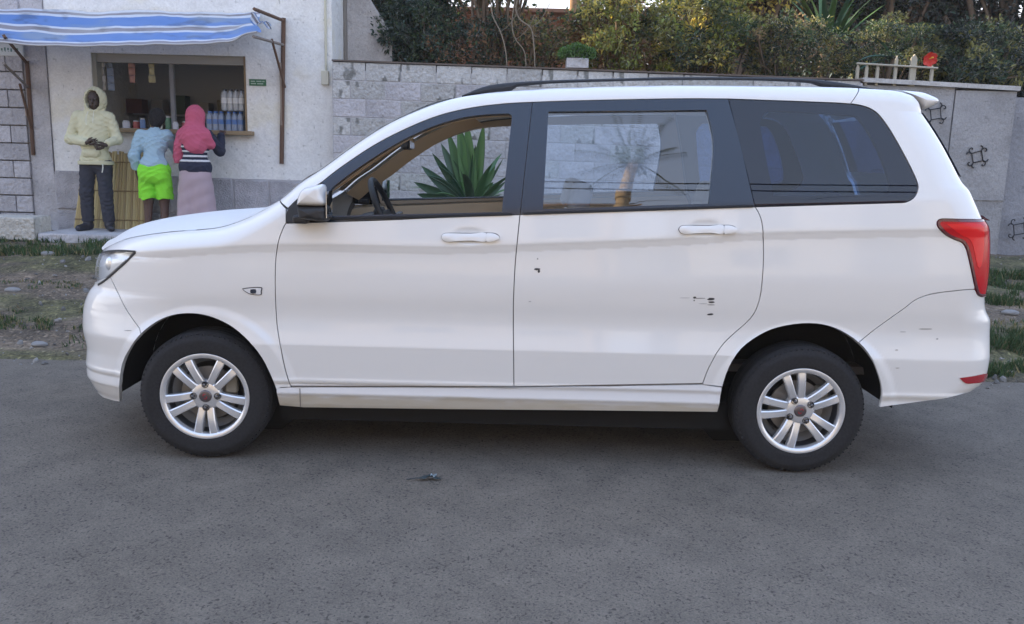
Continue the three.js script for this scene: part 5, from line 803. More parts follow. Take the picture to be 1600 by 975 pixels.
  const lampG = panel([...lightLow, ...rev(fTop).slice(1, -3), ...rev(lightTop)], zs, { cell: 0.012, off: 0.001, skirt: 0.03, gap: 0.004 });
  const lensMat = phys(0.93, 0.95, 0.97, 0.02, { transmission: 1, thickness: 0, ior: 1.45 });
  const lampBackG = panel([...lightLow, ...rev(fTop).slice(1, -3), ...rev(lightTop)], zs, { cell: 0.012, off: -0.016, skirt: 0, gap: 0.002 });
  const ribbon = (L, w, off) => gridGeo(L.length - 1, 2, (u, v) => { const i = Math.round(u * (L.length - 1)), p = L[i], q = L[Math.min(L.length - 1, i + 1)], o = L[Math.max(0, i - 1)], ex = q[0] - o[0], ey = q[1] - o[1], l = Math.hypot(ex, ey) || 1, t = (v - 0.5) * w, x = p[0] - ey / l * t, y = p[1] + ex / l * t; return [x, y, zs(x, y) + off + (v === 0.5 ? 0.0015 : 0)]; });
  const lampTrimG = mergeGeometries([ribbon(lightLow, 0.011, 0.002), ribbon(lightTop, 0.009, 0.002)]);
  const lampShell = phys(0.72, 0.74, 0.77, 0.25, { metalness: 0.35, clearcoat: 0.6 });
  const lamps = both('headlight', lampG, lensMat);
  const lampBacks = [put('reflector', lampBackG.clone(), lampShell, lamps[0]), put('reflector', mirrored(lampBackG), lampShell, lamps[1])];
  put('lamp_rim', lampTrimG.clone(), blackPlastic, lamps[0]); put('lamp_rim', mirrored(lampTrimG), blackPlastic, lamps[1]);
  { const c = on(166, 413); for (const s of [1, -1]) { const g = new THREE.SphereGeometry(0.03, 20, 14); g.scale(0.75, 1.15, 0.5); g.translate(c[0] + 0.01, c[1], s > 0 ? zs(...c) - 0.018 : 2 * CAR_Z - zs(...c) + 0.018); put('projector_lens', g, phys(0.9, 0.92, 0.95, 0.03, { metalness: 0.6 }), lamps[s > 0 ? 0 : 1]); } }
  // fender
  const topFender = topXY.filter(p => p[0] <= pf([437, 312])[0] + 0.01).slice(1);
  const pillarFoot = pf([447, 326]);
  both('front_fender', panel([...bumperSeamF, ...archFup, ...D([[431.6, 605.5], [454, 605]], 3).slice(1), ...rev(seamDoorF), pillarFoot, topFender[topFender.length - 1], ...rev(topFender), ...rev(lightTop), ...cut(lightLow, pf([211.8, 394]), pf([172.5, 431]))], zs, { cell: 0.0078 }), paint);
  // side indicator
  const ind = S([[379, 451], [390, 449.3], [408.4, 449], [408.6, 455], [408, 460.4], [398, 460.4], [390, 459], [382, 454.5], [379, 451]], 3);
  both('side_indicator', panel(ind, zs, { cell: 0.008, off: 0.005, skirt: 0.01, gap: 0.003 }), phys(0.75, 0.76, 0.78, 0.15, { clearcoat: 1 }));
  both('indicator_surround', panel(ind, zs, { cell: 0.008, off: 0.0025, skirt: 0.006, gap: -0.001 }), blackPlastic);
  { const q = S([[392, 452], [400, 451.5], [400, 458], [392, 457.5], [392, 452]], 2); both('indicator_bulb', panel(q, zs, { cell: 0.008, off: 0.007, skirt: 0.004, gap: 0 }), blackGloss); }
  // doors
  const bl = (a, b) => cut(belt, pf(a), pf(b));
  const [doorFN, doorFF] = both('front_door', panel([...seamDoorF, ...cut(doorBottom, pf([455, 603]), pf([803, 604])), ...rev(seamMid), ...bl([812.5, 335.5], [447, 349])], zs, { cell: 0.0078 }), paint);
  const [doorRN, doorRF] = both('rear_door', panel([...seamMid, ...cut(doorBottom, pf([803, 604]), pf([1098, 599])), ...rev(seamDoorR), ...bl([1180, 323.4], [812.5, 335.5])], zs, { cell: 0.0078 }), paint);
  // window frames of the doors
  const frameTop = smooth([[503, 284], [532.6, 261], [583.8, 227], [635, 200.5], [686.4, 180], [737.7, 168], [789, 161.7], [832, 159.4]], 5);
  const frameTopR = smooth([[832, 159.4], [900, 157], [1050, 154], [1138, 154.2]], 5);
  const divider = dense([[832, 159.4], [812.5, 335.5]], 12);
  const seamUp = smooth([[1138, 154.2], [1148, 190], [1157.7, 226], [1168, 272], [1180, 323.4]], 4);
  const winF = [...smooth([[513, 337], [513, 318], [516, 298], [522, 290]], 3), ...smooth([[522, 290], [558, 263], [609.5, 229.5], [648, 209], [686, 193.6], [725, 183], [763, 178.2], [795, 177]], 4), ...dense([[800, 180], [792, 255], [784, 331]], 6), ...dense([[784, 331], [513, 337]], 12)];
  const winR = [...dense([[857, 174], [1104, 171.4]], 14), ...smooth([[1104, 171.4], [1109, 185], [1115.5, 217.6], [1114.5, 255], [1108, 318]], 4), ...dense([[1108, 318], [848.5, 326.5]], 14), ...dense([[848.5, 326.5], [857, 174]], 8)];
  const frF = panel(pl([...frameTop, ...divider, ...dense([[812.5, 335.5], [686.4, 340], [609.5, 343.6], [509.5, 347]], 8), [505.5, 325], [502, 300], [503, 284]]), zs, { cell: 0.02, off: -0.003, skirt: 0.03, gap: 0.0015, holes: [pl(winF)] });
  const frR = panel(pl([...rev(divider), ...frameTopR, ...seamUp, ...dense([[1180, 323.4], [984.7, 328.4], [812.5, 335.5]], 12)]), zs, { cell: 0.02, off: -0.003, skirt: 0.03, gap: 0.0015, holes: [pl(winR)] });
  both('window_frame', frF, blackGloss, doorFN, doorFF);
  both('window_frame', frR, blackGloss, doorRN, doorRF);
  // the mirror sits on this black corner
  both('mirror_foot', panel(pl([[447, 348.5], [444, 347], [446, 334], [450, 325], [458, 317], [470, 306], [503, 284], [502, 300], [505.5, 325], [509.5, 347], [475, 348.3]]), zs, { cell: 0.015, off: -0.002, skirt: 0.02, gap: 0.002 }), blackPlastic, doorFN, doorFF);
  // panes: far front pane is up, the driver's pane is wound down
  const paneR = panel(pl(winR), zs, { cell: 0.03, off: -0.018, skirt: 0, gap: -0.012 });
  const paneF = panel(pl(winF), zs, { cell: 0.03, off: -0.018, skirt: 0, gap: -0.012 });
  both('window_pane', paneR, glassTint, doorRN, doorRF, glassClear);
  put('window_pane', mirrored(paneF), glassClear, doorFF);
  { // rubber lip along the bottom of each opening
    const lipF = D([[512, 341], [800, 334.2]], 24), lipR = D([[818, 333.4], [1176, 321.6]], 24);
    for (const [L, n, f] of [[lipF, doorFN, doorFF], [lipR, doorRN, doorRF]]) { const g = gridGeo(L.length - 1, 5, (u, v) => { const p = L[Math.round(u * (L.length - 1))], a = v * Math.PI * 1.2 - 0.3; return [p[0], p[1] + Math.sin(a) * 0.010 - 0.004, zs(...p) + Math.cos(a) * 0.006 + 0.001]; }); both('weather_strip', g, blackRubber, n, f); }
  }
  // side frame (roof edge and windscreen pillar), quarter panel
  const qTopX = pf([1337, 150])[0];
  const topMain = topXY.filter(p => p[0] >= topFender[topFender.length - 1][0] - 1e-6);
  const qWin = smooth([[1138, 154.2], [1265, 158.7], [1320, 161.2], [1345, 164.5], [1362, 170.5], [1375, 181], [1391, 203], [1410, 236], [1425, 265], [1434, 286], [1434, 298], [1428, 309], [1416, 315.6], [1400, 317], [1301, 319.8], [1180, 323.4]], 4);
  const qWinXY = pl(qWin);
  const iq = topMain.findIndex(p => p[0] > qTopX);
  const frameTopAll = pl([...rev(smooth([[832, 159.4], [900, 157], [1050, 154], [1138, 154.2]], 5))]);
  const qw = pf([1330, 162]), qwi = nearest(qWinXY, qw);
  both('roof_side_frame', panel([...rev(topMain.slice(0, iq + 1)), ...pl([[450, 325], [458, 317], [470, 306]]), ...pl(frameTop), ...pl(frameTopR), ...qWinXY.slice(1, qwi + 1)], zs, { cell: 0.014, gap: 0.0012 }), paint);
  const tailCut = tailIn, rearTop = rearXY.slice(0, nearest(rearXY, X(1537, 342, -0.09)) + 1);
  both('rear_quarter_panel', panel([...rev(topMain.slice(iq)), ...qWinXY.slice(qwi), ...seamDoorR, ...D([[1098, 601], [1128, 604]], 3), ...cut(aR, pf([1128, 606.6]), pf([1342, 535])), ...bumperSeamR, ...rev(tailIn.slice(1, nearest(tailIn, pf([1523, 450])) + 1)), ...rev(rearTop)], zs, { cell: 0.0078 }), paint);
  const qGlass = panel(qWinXY, zs, { cell: 0.025, off: -0.003, skirt: 0.008, gap: 0.003 });
  const quarterWin = both('quarter_window', qGlass, glassDark, car, car, glassDark);
  const qRing = panel(qWinXY, zs, { cell: 0.02, off: -0.012, skirt: 0.02, gap: 0.001, holes: [pl(smooth([[1188, 192], [1196, 176], [1215, 172], [1320, 178], [1345, 186], [1372, 230], [1392, 285], [1385, 300], [1360, 303], [1225, 305], [1208, 292], [1188, 192]], 4))] });
  both('glass_border', qRing, mat(0.025, 0.028, 0.034, 0.5), quarterWin[0], quarterWin[1]);
  // tail light
  const tailMat = phys(0.50, 0.006, 0.014, 0.2, { ior: 1.4 });
  const rTail = rearXY.slice(nearest(rearXY, X(1537, 342, -0.09)), nearest(rearXY, X(1541, 463, -0.09)) + 1);
  const tailPoly = [...tailIn.slice(0, -1), ...rev(rTail)];
  const tails = both('tail_light', panel(tailPoly, zs, { cell: 0.012, off: 0.004, skirt: 0.02, gap: 0.003 }), tailMat);
  const tailRim = dedupe(tailPoly.slice()); if (area2(tailRim) < 0) tailRim.reverse();
  both('lamp_rim', panel(tailPoly, zs, { cell: 0.012, off: 0.0055, skirt: 0.008, gap: 0.002, holes: [inset(tailRim, 0.013)] }), phys(0.10, 0.008, 0.02, 0.25, { clearcoat: 1 }), tails[0], tails[1]);
  { const g = panel(S([[1478, 350], [1530, 351], [1536, 372], [1533, 410], [1526, 416], [1517, 378], [1500, 366], [1478, 350]], 4), zs, { cell: 0.012, off: 0.006, skirt: 0.004, gap: 0 }); both('lamp_segment', g, phys(0.72, 0.012, 0.016, 0.2, { ior: 1.4 }), tails[0], tails[1]); }
  // rear bumper
  const rLow = rearXY.slice(nearest(rearXY, X(1541, 463, -0.09)));
  const bumperRpoly = [...bumperSeamR, ...tailIn.slice(nearest(tailIn, pf([1525, 456]))), ...rLow, ...S([[1516, 612.5], [1500, 617], [1474.5, 623], [1427, 630], [1376, 637]], 3), ...rev(cut(aR, pf([1342, 535]), pf([1375.5, 637])))];
  const [bumpRN] = both('rear_bumper', panel(bumperRpoly, (x, y) => zs(x, y) + 0.010 * sstep(0, 0.02, (0.40 - y)) * -0.6, { cell: 0.012 }), paint);
  both('rear_reflector', panel(S([[1499, 590.5], [1520, 587.5], [1541, 583.5], [1539, 592], [1535, 596.5], [1520, 598.5], [1508, 598.5], [1499, 590.5]], 3), zs, { cell: 0.01, off: 0.004, skirt: 0.01, gap: 0 }), phys(0.35, 0.01, 0.02, 0.25, { clearcoat: 1 }));
  // sill: road dirt and warm ground bounce, both painted into the lower edge
  const dirtBounceTex = tex(512, 128, (u, v) => { const n = fbm(u * 40, v * 5, 4, 3), s = fbm(u * 8, v * 1.5, 3, 9); const k = clamp((0.52 - v + (n - 0.5) * 0.22 + (s - 0.5) * 0.25) * 5, 0, 1) * (0.30 + 0.35 * n); return [lerp(224, 186, k), lerp(225, 174, k), lerp(227, 148, k)]; });
  const paintDirtBounce = new THREE.MeshPhysicalMaterial({ map: dirtBounceTex, roughness: 0.5, clearcoat: 0.5, clearcoatRoughness: 0.15, side: THREE.DoubleSide });
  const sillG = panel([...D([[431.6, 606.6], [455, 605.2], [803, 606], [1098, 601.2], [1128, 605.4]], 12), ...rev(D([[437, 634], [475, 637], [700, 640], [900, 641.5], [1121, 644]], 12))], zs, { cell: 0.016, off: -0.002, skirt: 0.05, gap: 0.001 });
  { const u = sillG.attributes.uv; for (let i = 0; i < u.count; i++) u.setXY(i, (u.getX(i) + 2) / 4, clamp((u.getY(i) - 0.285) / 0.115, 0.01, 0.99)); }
  both('door_sill', sillG, paintDirtBounce);
  both('sill_joint', ribbon(D([[468.5, 607], [469.5, 636]], 6), 0.004, 0.0005), greyTrim);
  // grey backing strips behind the seams, the shade of the gaps put into colour
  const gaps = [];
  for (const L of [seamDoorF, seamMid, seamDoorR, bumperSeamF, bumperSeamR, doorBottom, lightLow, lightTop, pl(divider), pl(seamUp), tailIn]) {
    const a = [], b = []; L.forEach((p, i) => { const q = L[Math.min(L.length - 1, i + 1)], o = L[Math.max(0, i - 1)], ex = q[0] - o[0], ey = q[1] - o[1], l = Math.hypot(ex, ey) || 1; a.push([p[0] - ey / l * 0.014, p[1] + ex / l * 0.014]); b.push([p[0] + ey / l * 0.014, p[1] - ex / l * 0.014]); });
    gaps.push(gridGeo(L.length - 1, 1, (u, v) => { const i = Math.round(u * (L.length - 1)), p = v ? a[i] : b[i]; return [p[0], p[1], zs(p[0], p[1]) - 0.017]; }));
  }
  { const g = mergeGeometries(gaps); both('seam_backing', g, greyTrim); }

  // ---- panels across the car: hood, windscreen, roof, rear, nose
  const edge = topXY.map(p => ({ x: p[0], y: p[1], w: W(p[0], p[1] - 1e-5) }));
  const across = (E, crown, bow, t0, t1, off = 0, nu = 24) => gridGeo(E.length - 1, nu, (u, v) => { const e = E[Math.round(u * (E.length - 1))], t = lerp(t0, t1, v), c = 1 - t * t, k = typeof crown === 'function' ? crown(u) : crown, b = typeof bow === 'function' ? bow(u) : bow; return [e.x - b * c, e.y + k * c - off, CAR_Z + e.w * t]; });
  const iCowl = edge.findIndex(e => e.x >= topFender[topFender.length - 1][0] - 1e-6), iScreen = edge.findIndex(e => e.x > on(700, 170)[0]);
  const hoodEdge = edge.slice(0, iCowl + 1), screenEdge = edge.slice(iCowl, iScreen + 1), roofEdge = edge.slice(iScreen);
  const dustyPaint = new THREE.MeshPhysicalMaterial({ color: rgb(0.775, 0.772, 0.76), roughness: 0.5, clearcoat: 0.35, clearcoatRoughness: 0.35, side: THREE.DoubleSide });
  put('hood', across(hoodEdge, u => 0.050 * sstep(0, 0.22, u) - 0.016 * sstep(0.55, 1, u), u => lerp(0.13, 0.02, sstep(0, 0.6, u)), -1, 1, 0, 40), dustyPaint);
  put('windscreen', across(screenEdge, 0.03, 0.07, -0.93, 0.93), glassClear);
  put('windscreen_frame', across(screenEdge, 0.03, 0.07, 0.93, 1, 0, 4), blackPlastic); put('windscreen_frame', across(screenEdge, 0.03, 0.07, -1, -0.93, 0, 4), blackPlastic);
  put('roof', across(roofEdge, 0.03, 0, -1, 1), paint);
  put('headliner', across(roofEdge.slice(0, -6), 0.03, 0, -1.02, 1.02, 0.035), headlinerMat);
  // nose
  const noseE = frontXY.map(p => ({ x: p[0], y: p[1], w: W0(p[0] + 0.5, p[1]) - FB }));
  put('nose_panel', gridGeo(noseE.length - 1, 20, (u, v) => { const e = noseE[Math.round(u * (noseE.length - 1))], t = lerp(-1, 1, v), c = 1 - t * t; return [e.x - 0.10 * c, e.y, CAR_Z + e.w * t]; }), paint);
  const grilleRow = (y0, y1, w, name) => { const x = xF((y0 + y1) / 2); put(name, gridGeo(4, 20, (u, v) => { const y = lerp(y0, y1, u), t = lerp(-1, 1, v) * w / 0.5; const c = 1 - t * t; return [xF(y) - 0.10 * c - 0.012, y, CAR_Z + 0.5 * t]; }), blackPlastic); };
  grilleRow(0.66, 0.86, 0.40, 'grille'); grilleRow(0.30, 0.46, 0.42, 'air_intake');
  // rear: glass above, tailgate below, bumper
  const rearE = rearXY.map(p => ({ x: p[0], y: p[1], w: W0(p[0] - 0.2, p[1]) - RB }));
  const rearGeo = (a, b, bow, t0 = -1, t1 = 1, off = 0) => { const E = rearE.slice(a, b + 1); return gridGeo(E.length - 1, 20, (u, v) => { const e = E[Math.round(u * (E.length - 1))], t = lerp(t0, t1, v), c = 1 - t * t; return [e.x + bow * c + off, e.y, CAR_Z + e.w * t]; }); };
  const iGl = nearest(rearXY, X(1504, 284, -0.1)), iTg = nearest(rearXY, X(1541, 463, -0.09));
  put('rear_window', rearGeo(0, iGl, 0.05), glassDark);
  put('tailgate', rearGeo(iGl, iTg, 0.05), paint);
  put('rear_bumper', rearGeo(iTg, rearE.length - 1, 0.06), paint);
  { // black side strip of the rear window
    const g = merge([1, -1].map(s => gridGeo(iGl, 4, (u, v) => { const e = rearE[Math.round(u * iGl)]; const t = lerp(0.88, 1.05, v) * s, c = Math.max(0, 1 - t * t); return [e.x + 0.05 * c + 0.010, e.y, CAR_Z + e.w * t]; })));
    put('rear_window_border', g, blackGloss);
  }
  // spoiler
  {
    const zc = -0.30, o = smooth([[1402, 141.5], [1420, 142.6], [1441, 145], [1457, 151], [1465, 155.5], [1466.8, 160], [1463, 164.5], [1454, 169.5], [1436, 176], [1430.6, 172]], 4).map(p => X(p[0], p[1], zc));
    const L = o.length, cx = o.reduce((q, p) => q + p[0], 0) / L, cy = o.reduce((q, p) => q + p[1], 0) / L;
    const g = gridGeo(L, 40, (u, v) => { const p = o[Math.round(u * L) % L], t = Math.sin(lerp(-1, 1, v) * Math.PI / 2), c = 1 - t * t, k = Math.pow(1 - Math.pow(Math.abs(t), 14), 0.5); return [cx - 0.02 + (p[0] - cx) * k + 0.02 * k + 0.05 * c, cy + (p[1] - cy) * k + 0.028 * c, CAR_Z + 0.622 * t]; });
    put('spoiler', g, paint);
  }
  // roof rails
  {
    const top = smooth([[722, 149.5], [738, 142], [755, 135.5], [787, 129.8], [859, 125.4], [967, 122.4], [1050, 120.4], [1158, 120.4], [1230, 121.8], [1275, 124.2], [1323, 130.6], [1364, 138.5]], 6);
    const low = smooth([[722, 151], [745, 149], [770, 147], [797, 144], [800, 137.5], [859, 131], [967, 127.2], [1050, 125.6], [1158, 125.8], [1230, 128], [1270, 131], [1285, 137], [1320, 139], [1364, 140.5]], 6);
    const zr = -0.285, N = 60, at = (L, t) => { const x = lerp(722, 1364, t); return interp(L, 0, 1, x); };
    const P = [], Q = []; for (let i = 0; i <= N; i++) { const t = i / N, x = lerp(722, 1364, t); P.push(X(x, at(top, t), zr)); Q.push(X(x, at(low, t), zr)); }
    const g = gridGeo(N, 10, (u, v) => { const i = Math.round(u * N), a = v * Math.PI * 2, m = [(P[i][0] + Q[i][0]) / 2, (P[i][1] + Q[i][1]) / 2], h = Math.max(0.004, (P[i][1] - Q[i][1]) / 2); return [m[0], m[1] + Math.sin(a) * h, zr + Math.cos(a) * 0.018]; });
    both('roof_rail', g, blackPlastic);
  }
  // wing mirror
  {
    const zc = 0.10, sh = [[462, 322], [463, 312], [467, 301], [474, 294], [486, 291], [503, 289], [505.5, 305], [507, 322]], sl = [[462, 322], [463, 332], [466, 341], [480, 344], [509, 346.5], [511, 336], [507, 322]];
    const solid = (o2, bulge) => { const o = o2.map(p => X(p[0], p[1], zc)); const cx = o.reduce((s, p) => s + p[0], 0) / o.length, cy = o.reduce((s, p) => s + p[1], 0) / o.length; const L = o.length; return gridGeo(L, 12, (u, v) => { const p = o[Math.round(u * L) % L], a = v * Math.PI; const k = Math.pow(Math.sin(a), 0.45); return [cx + (p[0] - cx) * k, cy + (p[1] - cy) * k, zc - Math.cos(a) * bulge - 0.05]; }); };
    const gs = solid(smooth([...sh, sh[0]], 3).slice(0, -1), 0.085), gl = solid(smooth([...sl, sl[0]], 3).slice(0, -1), 0.083);
    const m = both('wing_mirror', gs, paint, doorFN, doorFF); both('mirror_base', gl, blackPlastic, doorFN, doorFF);
    const arm = X(470, 340, -0.02), ga = box(0.075, 0.04, 0.14, arm[0] + 0.01, arm[1] - 0.005, -0.03, 0.015); both('mirror_arm', ga, blackPlastic, doorFN, doorFF);
    const mg = X(508.5, 320, zc), gg = box(0.004, 0.12, 0.12, mg[0] + 0.006, mg[1], zc - 0.05); both('mirror_glass', gg, phys(0.8, 0.82, 0.85, 0.02, { metalness: 1 }), doorFN, doorFF);
  }
  // door handles with their hand recess
  for (const [cx, cy, pn, pfar] of [[735, 370.5, doorFN, doorFF], [1105.5, 358.5, doorRN, doorRF]]) {
    const px = (a, b) => on(cx + a, cy + b);
    const body = S([[-45, 0.5], [-43, -4.5], [-34, -6.5], [0, -6], [24, -6.8], [24, 6.5], [4, 4.8], [-20, 5.5], [-34, 7.5], [-42, 5], [-45, 0.5]].map(p => [cx + p[0], cy + p[1]]), 3);
    const c = px(0, 0), hs = (x, y) => { const dx = (x - px(-45, 0)[0]) / (px(24, 0)[0] - px(-45, 0)[0]); return zs(x, y) + 0.024 * Math.pow(Math.max(0, Math.sin(Math.PI * clamp(0.06 + dx * 0.82, 0, 1))), 0.5) - 14 * (y - c[1]) * (y - c[1]); };
    both('door_handle', panel(body, hs, { cell: 0.008, skirt: 0.014, gap: 0 }), paint, pn, pfar);
    const end = S([[25.5, -6.8], [36, -6.2], [44, -2.5], [45, 1], [40, 4.5], [25.5, 6.5], [25.5, -6.8]].map(p => [cx + p[0], cy + p[1]]), 3);
    both('lock_cover', panel(end, (x, y) => zs(x, y) + 0.020 - 10 * (y - c[1]) * (y - c[1]), { cell: 0.008, skirt: 0.02, gap: 0 }), paint, pn, pfar);
    const rim = panel(S([[-46, 0], [-43, -5], [-34, -7], [0, -6.6], [26, -7.4], [40, -6], [46, 0], [40, 5.4], [24, 7.2], [0, 6], [-20, 6.5], [-34, 8.2], [-42.6, 5.6], [-46, 0]].map(p => [cx + p[0], cy + p[1]]), 3), zs, { cell: 0.01, off: 0.0010, skirt: 0.002, gap: 0 });
    both('handle_gasket', rim, greyTrim, pn, pfar);
  }
  // chips and scrapes on the paint
  {
    const chip = mat(0.055, 0.055, 0.06, 0.9), scr = mat(0.16, 0.16, 0.17, 0.9);
    const blob = (px, py, rx, ry, n, name, m, rough = 0.35) => { const p = []; for (let i = 0; i < n; i++) { const a = i / n * Math.PI * 2, k = 1 - rough * rnd(); p.push(on(px + Math.cos(a) * rx * k, py + Math.sin(a) * ry * k)); } put(name, panel(p, zs, { cell: 0.01, off: 0.0012, skirt: 0, gap: 0 }), m, px < 1195 ? doorRN : car); };
    blob(839, 420.5, 5.5, 2.2, 11, 'paint_chip', chip); blob(842, 424, 2.2, 3, 9, 'paint_chip', chip); blob(840, 404.5, 1.3, 1.4, 7, 'paint_chip', scr);
    blob(1111, 467.5, 7, 2.4, 12, 'paint_chip', chip); blob(1112, 472, 6, 1.7, 11, 'paint_chip', chip); blob(1111, 476.2, 6.5, 0.7, 9, 'scratch', scr, 0.2); blob(1085.5, 465, 2.6, 2, 8, 'paint_chip', chip); blob(1084.5, 469.5, 1.6, 1.6, 7, 'paint_chip', scr); blob(1093, 466, 11, 0.6, 9, 'scratch', scr, 0.2); blob(1070, 465.4, 10, 0.45, 9, 'scratch', mat(0.38, 0.38, 0.40, 0.9), 0.2); blob(1110, 491, 6, 2, 11, 'paint_chip', chip); blob(1098, 474.5, 8, 0.5, 9, 'scratch', mat(0.38, 0.38, 0.40, 0.9), 0.2);
    blob(828, 471, 2.4, 0.9, 8, 'paint_chip', mat(0.4, 0.4, 0.42, 0.9));
    blob(1446, 514, 12, 0.7, 9, 'scratch', scr, 0.2); blob(1411, 518.5, 6, 0.6, 9, 'scratch', mat(0.35, 0.34, 0.34, 0.9), 0.2); blob(1464, 529.5, 2.5, 1.2, 8, 'scratch', mat(0.3, 0.3, 0.31, 0.9)); blob(1401, 547, 3, 1.2, 8, 'scratch', mat(0.4, 0.38, 0.36, 0.9)); blob(1402, 575, 4, 0.8, 8, 'scratch', mat(0.4, 0.38, 0.36, 0.9));
    blob(200, 516.5, 7, 0.7, 8, 'scratch', mat(0.3, 0.3, 0.31, 0.9), 0.2);
  }
  // ---- wheel housings and underside
  for (const c of [wheelF, wheelR]) for (const s of [1, -1]) {
    const R0 = c === wheelF ? 0.43 : 0.452, cy = c.y + 0.02, yEnd = c === wheelF ? 0.30 : 0.36, zo = s > 0 ? -0.03 : 2 * CAR_Z + 0.03, zi = s > 0 ? -0.50 : 2 * CAR_Z + 0.50, cx = c.x + (c === wheelF ? -0.025 : 0);
    const g = gridGeo(44, 1, (u, v) => { const t = u * 44 - 2, a = clamp(t / 40, 0, 1) * Math.PI; const x = cx - Math.cos(a) * R0, y = t < 0 || t > 40 ? (Math.abs(t < 0 ? t : t - 40) === 2 ? yEnd : lerp(cy, yEnd, 0.5)) : cy + Math.sin(a) * R0; const zc = Math.min(-0.03, zs(x, y) - 0.03); return [x, y, v ? zi : s > 0 ? zc : 2 * CAR_Z - zc]; });
    const d = new THREE.CircleGeometry(R0, 40); d.translate(cx, cy, zi); const all = merge([g, d]);
    put('wheel_housing', all, dark);
  }
  put('underbody', merge([box(2.0, 0.10, 1.46, (wheelF.x + wheelR.x) / 2, 0.335, CAR_Z), box(3.5, 0.13, 0.86, 0.0, 0.255, CAR_Z), box(2.25, 0.14, 0.07, -0.03, 0.24, -0.20), box(2.25, 0.12, 0.07, -0.03, 0.25, 2 * CAR_Z + 0.24), rod([-0.9, 0.21, -0.5], [0.9, 0.21, -0.5], 0.03), rod([wheelR.x, 0.31, -1.6], [wheelR.x, 0.31, -0.1], 0.045), rod([wheelF.x, 0.30, -1.6], [wheelF.x, 0.30, -0.1], 0.03), box(0.8, 0.14, 0.7, -1.35, 0.29, CAR_Z)]), dark);  // the narrow side rails are added to deepen the shade under the car

  // ---- wheels
  const R_T = 0.322, R_R = 0.212;
  const prof = []; for (const [r, z] of [[R_R - 0.004, -0.060], [R_R + 0.004, -0.004], [R_R + 0.014, 0.000], [R_R + 0.030, 0.002], [R_R + 0.032, 0.0005], [R_R + 0.055, 0.004], [R_R + 0.070, 0.002], [R_R + 0.0715, 0.0005], [R_R + 0.088, -0.006], [R_T - 0.014, -0.016], [R_T - 0.006, -0.026], [R_T, -0.040], [R_T, -0.070], [R_T - 0.007, -0.072], [R_T - 0.007, -0.079], [R_T, -0.081], [R_T, -0.110], [R_T - 0.007, -0.112], [R_T - 0.007, -0.119], [R_T, -0.121], [R_T - 0.002, -0.165], [R_T - 0.020, -0.185], [R_R, -0.195]]) prof.push(new THREE.Vector2(r, z));
  const tyreG = (() => { const g = new THREE.LatheGeometry(prof, 96); g.rotateX(Math.PI / 2); return g; })();
  const treads = (() => { const l = []; for (let k = 0; k < 72; k++) { const b = box(0.008, 0.008, 0.026, 0, R_T - 0.0150, -0.0215); b.rotateX(0); b.rotateZ(k / 72 * Math.PI * 2); l.push(b); } return merge(l); })();
  const rubberTex = tex(128, 128, (u, v) => { const n = fbm(u * 16, v * 16, 3, 5, 16); return [27 + n * 18, 27 + n * 18, 30 + n * 18]; });
  const tyreMat = new THREE.MeshStandardMaterial({ map: rep(rubberTex, 14, 3), roughness: 0.86, side: THREE.DoubleSide });
  const spokePair = (() => {   // one pair of spokes pointing along +y
    const l = [];
    for (const s of [-1, 1]) {
      const a0 = s * 0.13, a1 = s * 0.205; const L = 12;
      const g = gridGeo(L, 6, (u, v) => {
        const r = lerp(0.044, R_R - 0.010, u), c = lerp(s * 0.016, s * 0.205 * (R_R - 0.01), Math.pow(u, 1.05)), hw = lerp(0.0135, 0.0212, u) + 0.006 * Math.pow(1 - u, 3);
        const p = [-1, -1, -0.72, 0.72, 1, 1, -1][Math.round(v * 6)], d = [-0.03, -0.004, 0, 0, -0.004, -0.03, -0.03][Math.round(v * 6)];
        return [c + p * hw, r, -0.022 + 0.018 * Math.sin(Math.min(1, u * 1.05) * 2.3) + d];
      });
      l.push(g);
    }
    return merge(l.map(g => { const q = g.toNonIndexed(); q.computeVertexNormals(); return q; }));
  })();
  const lip = (() => { const g = new THREE.LatheGeometry([[R_R - 0.062, -0.13], [R_R - 0.030, -0.075], [R_R - 0.024, -0.03], [R_R - 0.022, -0.012], [R_R - 0.018, -0.004], [R_R - 0.008, 0.0], [R_R + 0.002, 0.001], [R_R + 0.004, -0.002], [R_R + 0.004, -0.016]].map(p => new THREE.Vector2(...p)), 72); g.rotateX(Math.PI / 2); return g; })();
  const barrel = (() => { const g = new THREE.LatheGeometry([[R_R - 0.026, -0.03], [R_R - 0.032, -0.08], [R_R - 0.055, -0.14], [0.02, -0.145]].map(p => new THREE.Vector2(...p)), 48); g.rotateX(Math.PI / 2); return g; })();
  const hubG = (() => { const g = new THREE.LatheGeometry([[0.0, -0.012], [0.040, -0.012], [0.062, -0.016], [0.074, -0.022], [0.078, -0.05], [0.06, -0.08]].map(p => new THREE.Vector2(...p)), 40); g.rotateX(Math.PI / 2); return g; })();
  const capG = (() => { const g = new THREE.LatheGeometry([[0, -0.003], [0.022, -0.004], [0.029, -0.007], [0.031, -0.012]].map(p => new THREE.Vector2(...p)), 32); g.rotateX(Math.PI / 2); return g; })();
  const discG = (() => { const g = new THREE.CylinderGeometry(0.135, 0.135, 0.012, 40); g.rotateX(Math.PI / 2); g.translate(0, 0, -0.085); return g; })();
  const nutG = merge([new THREE.CylinderGeometry(0.0085, 0.0095, 0.018, 6).rotateX(Math.PI / 2).translate(0, 0, -0.006), new THREE.SphereGeometry(0.008, 10, 6).scale(1, 1, 0.5).translate(0, 0, 0.003)]);
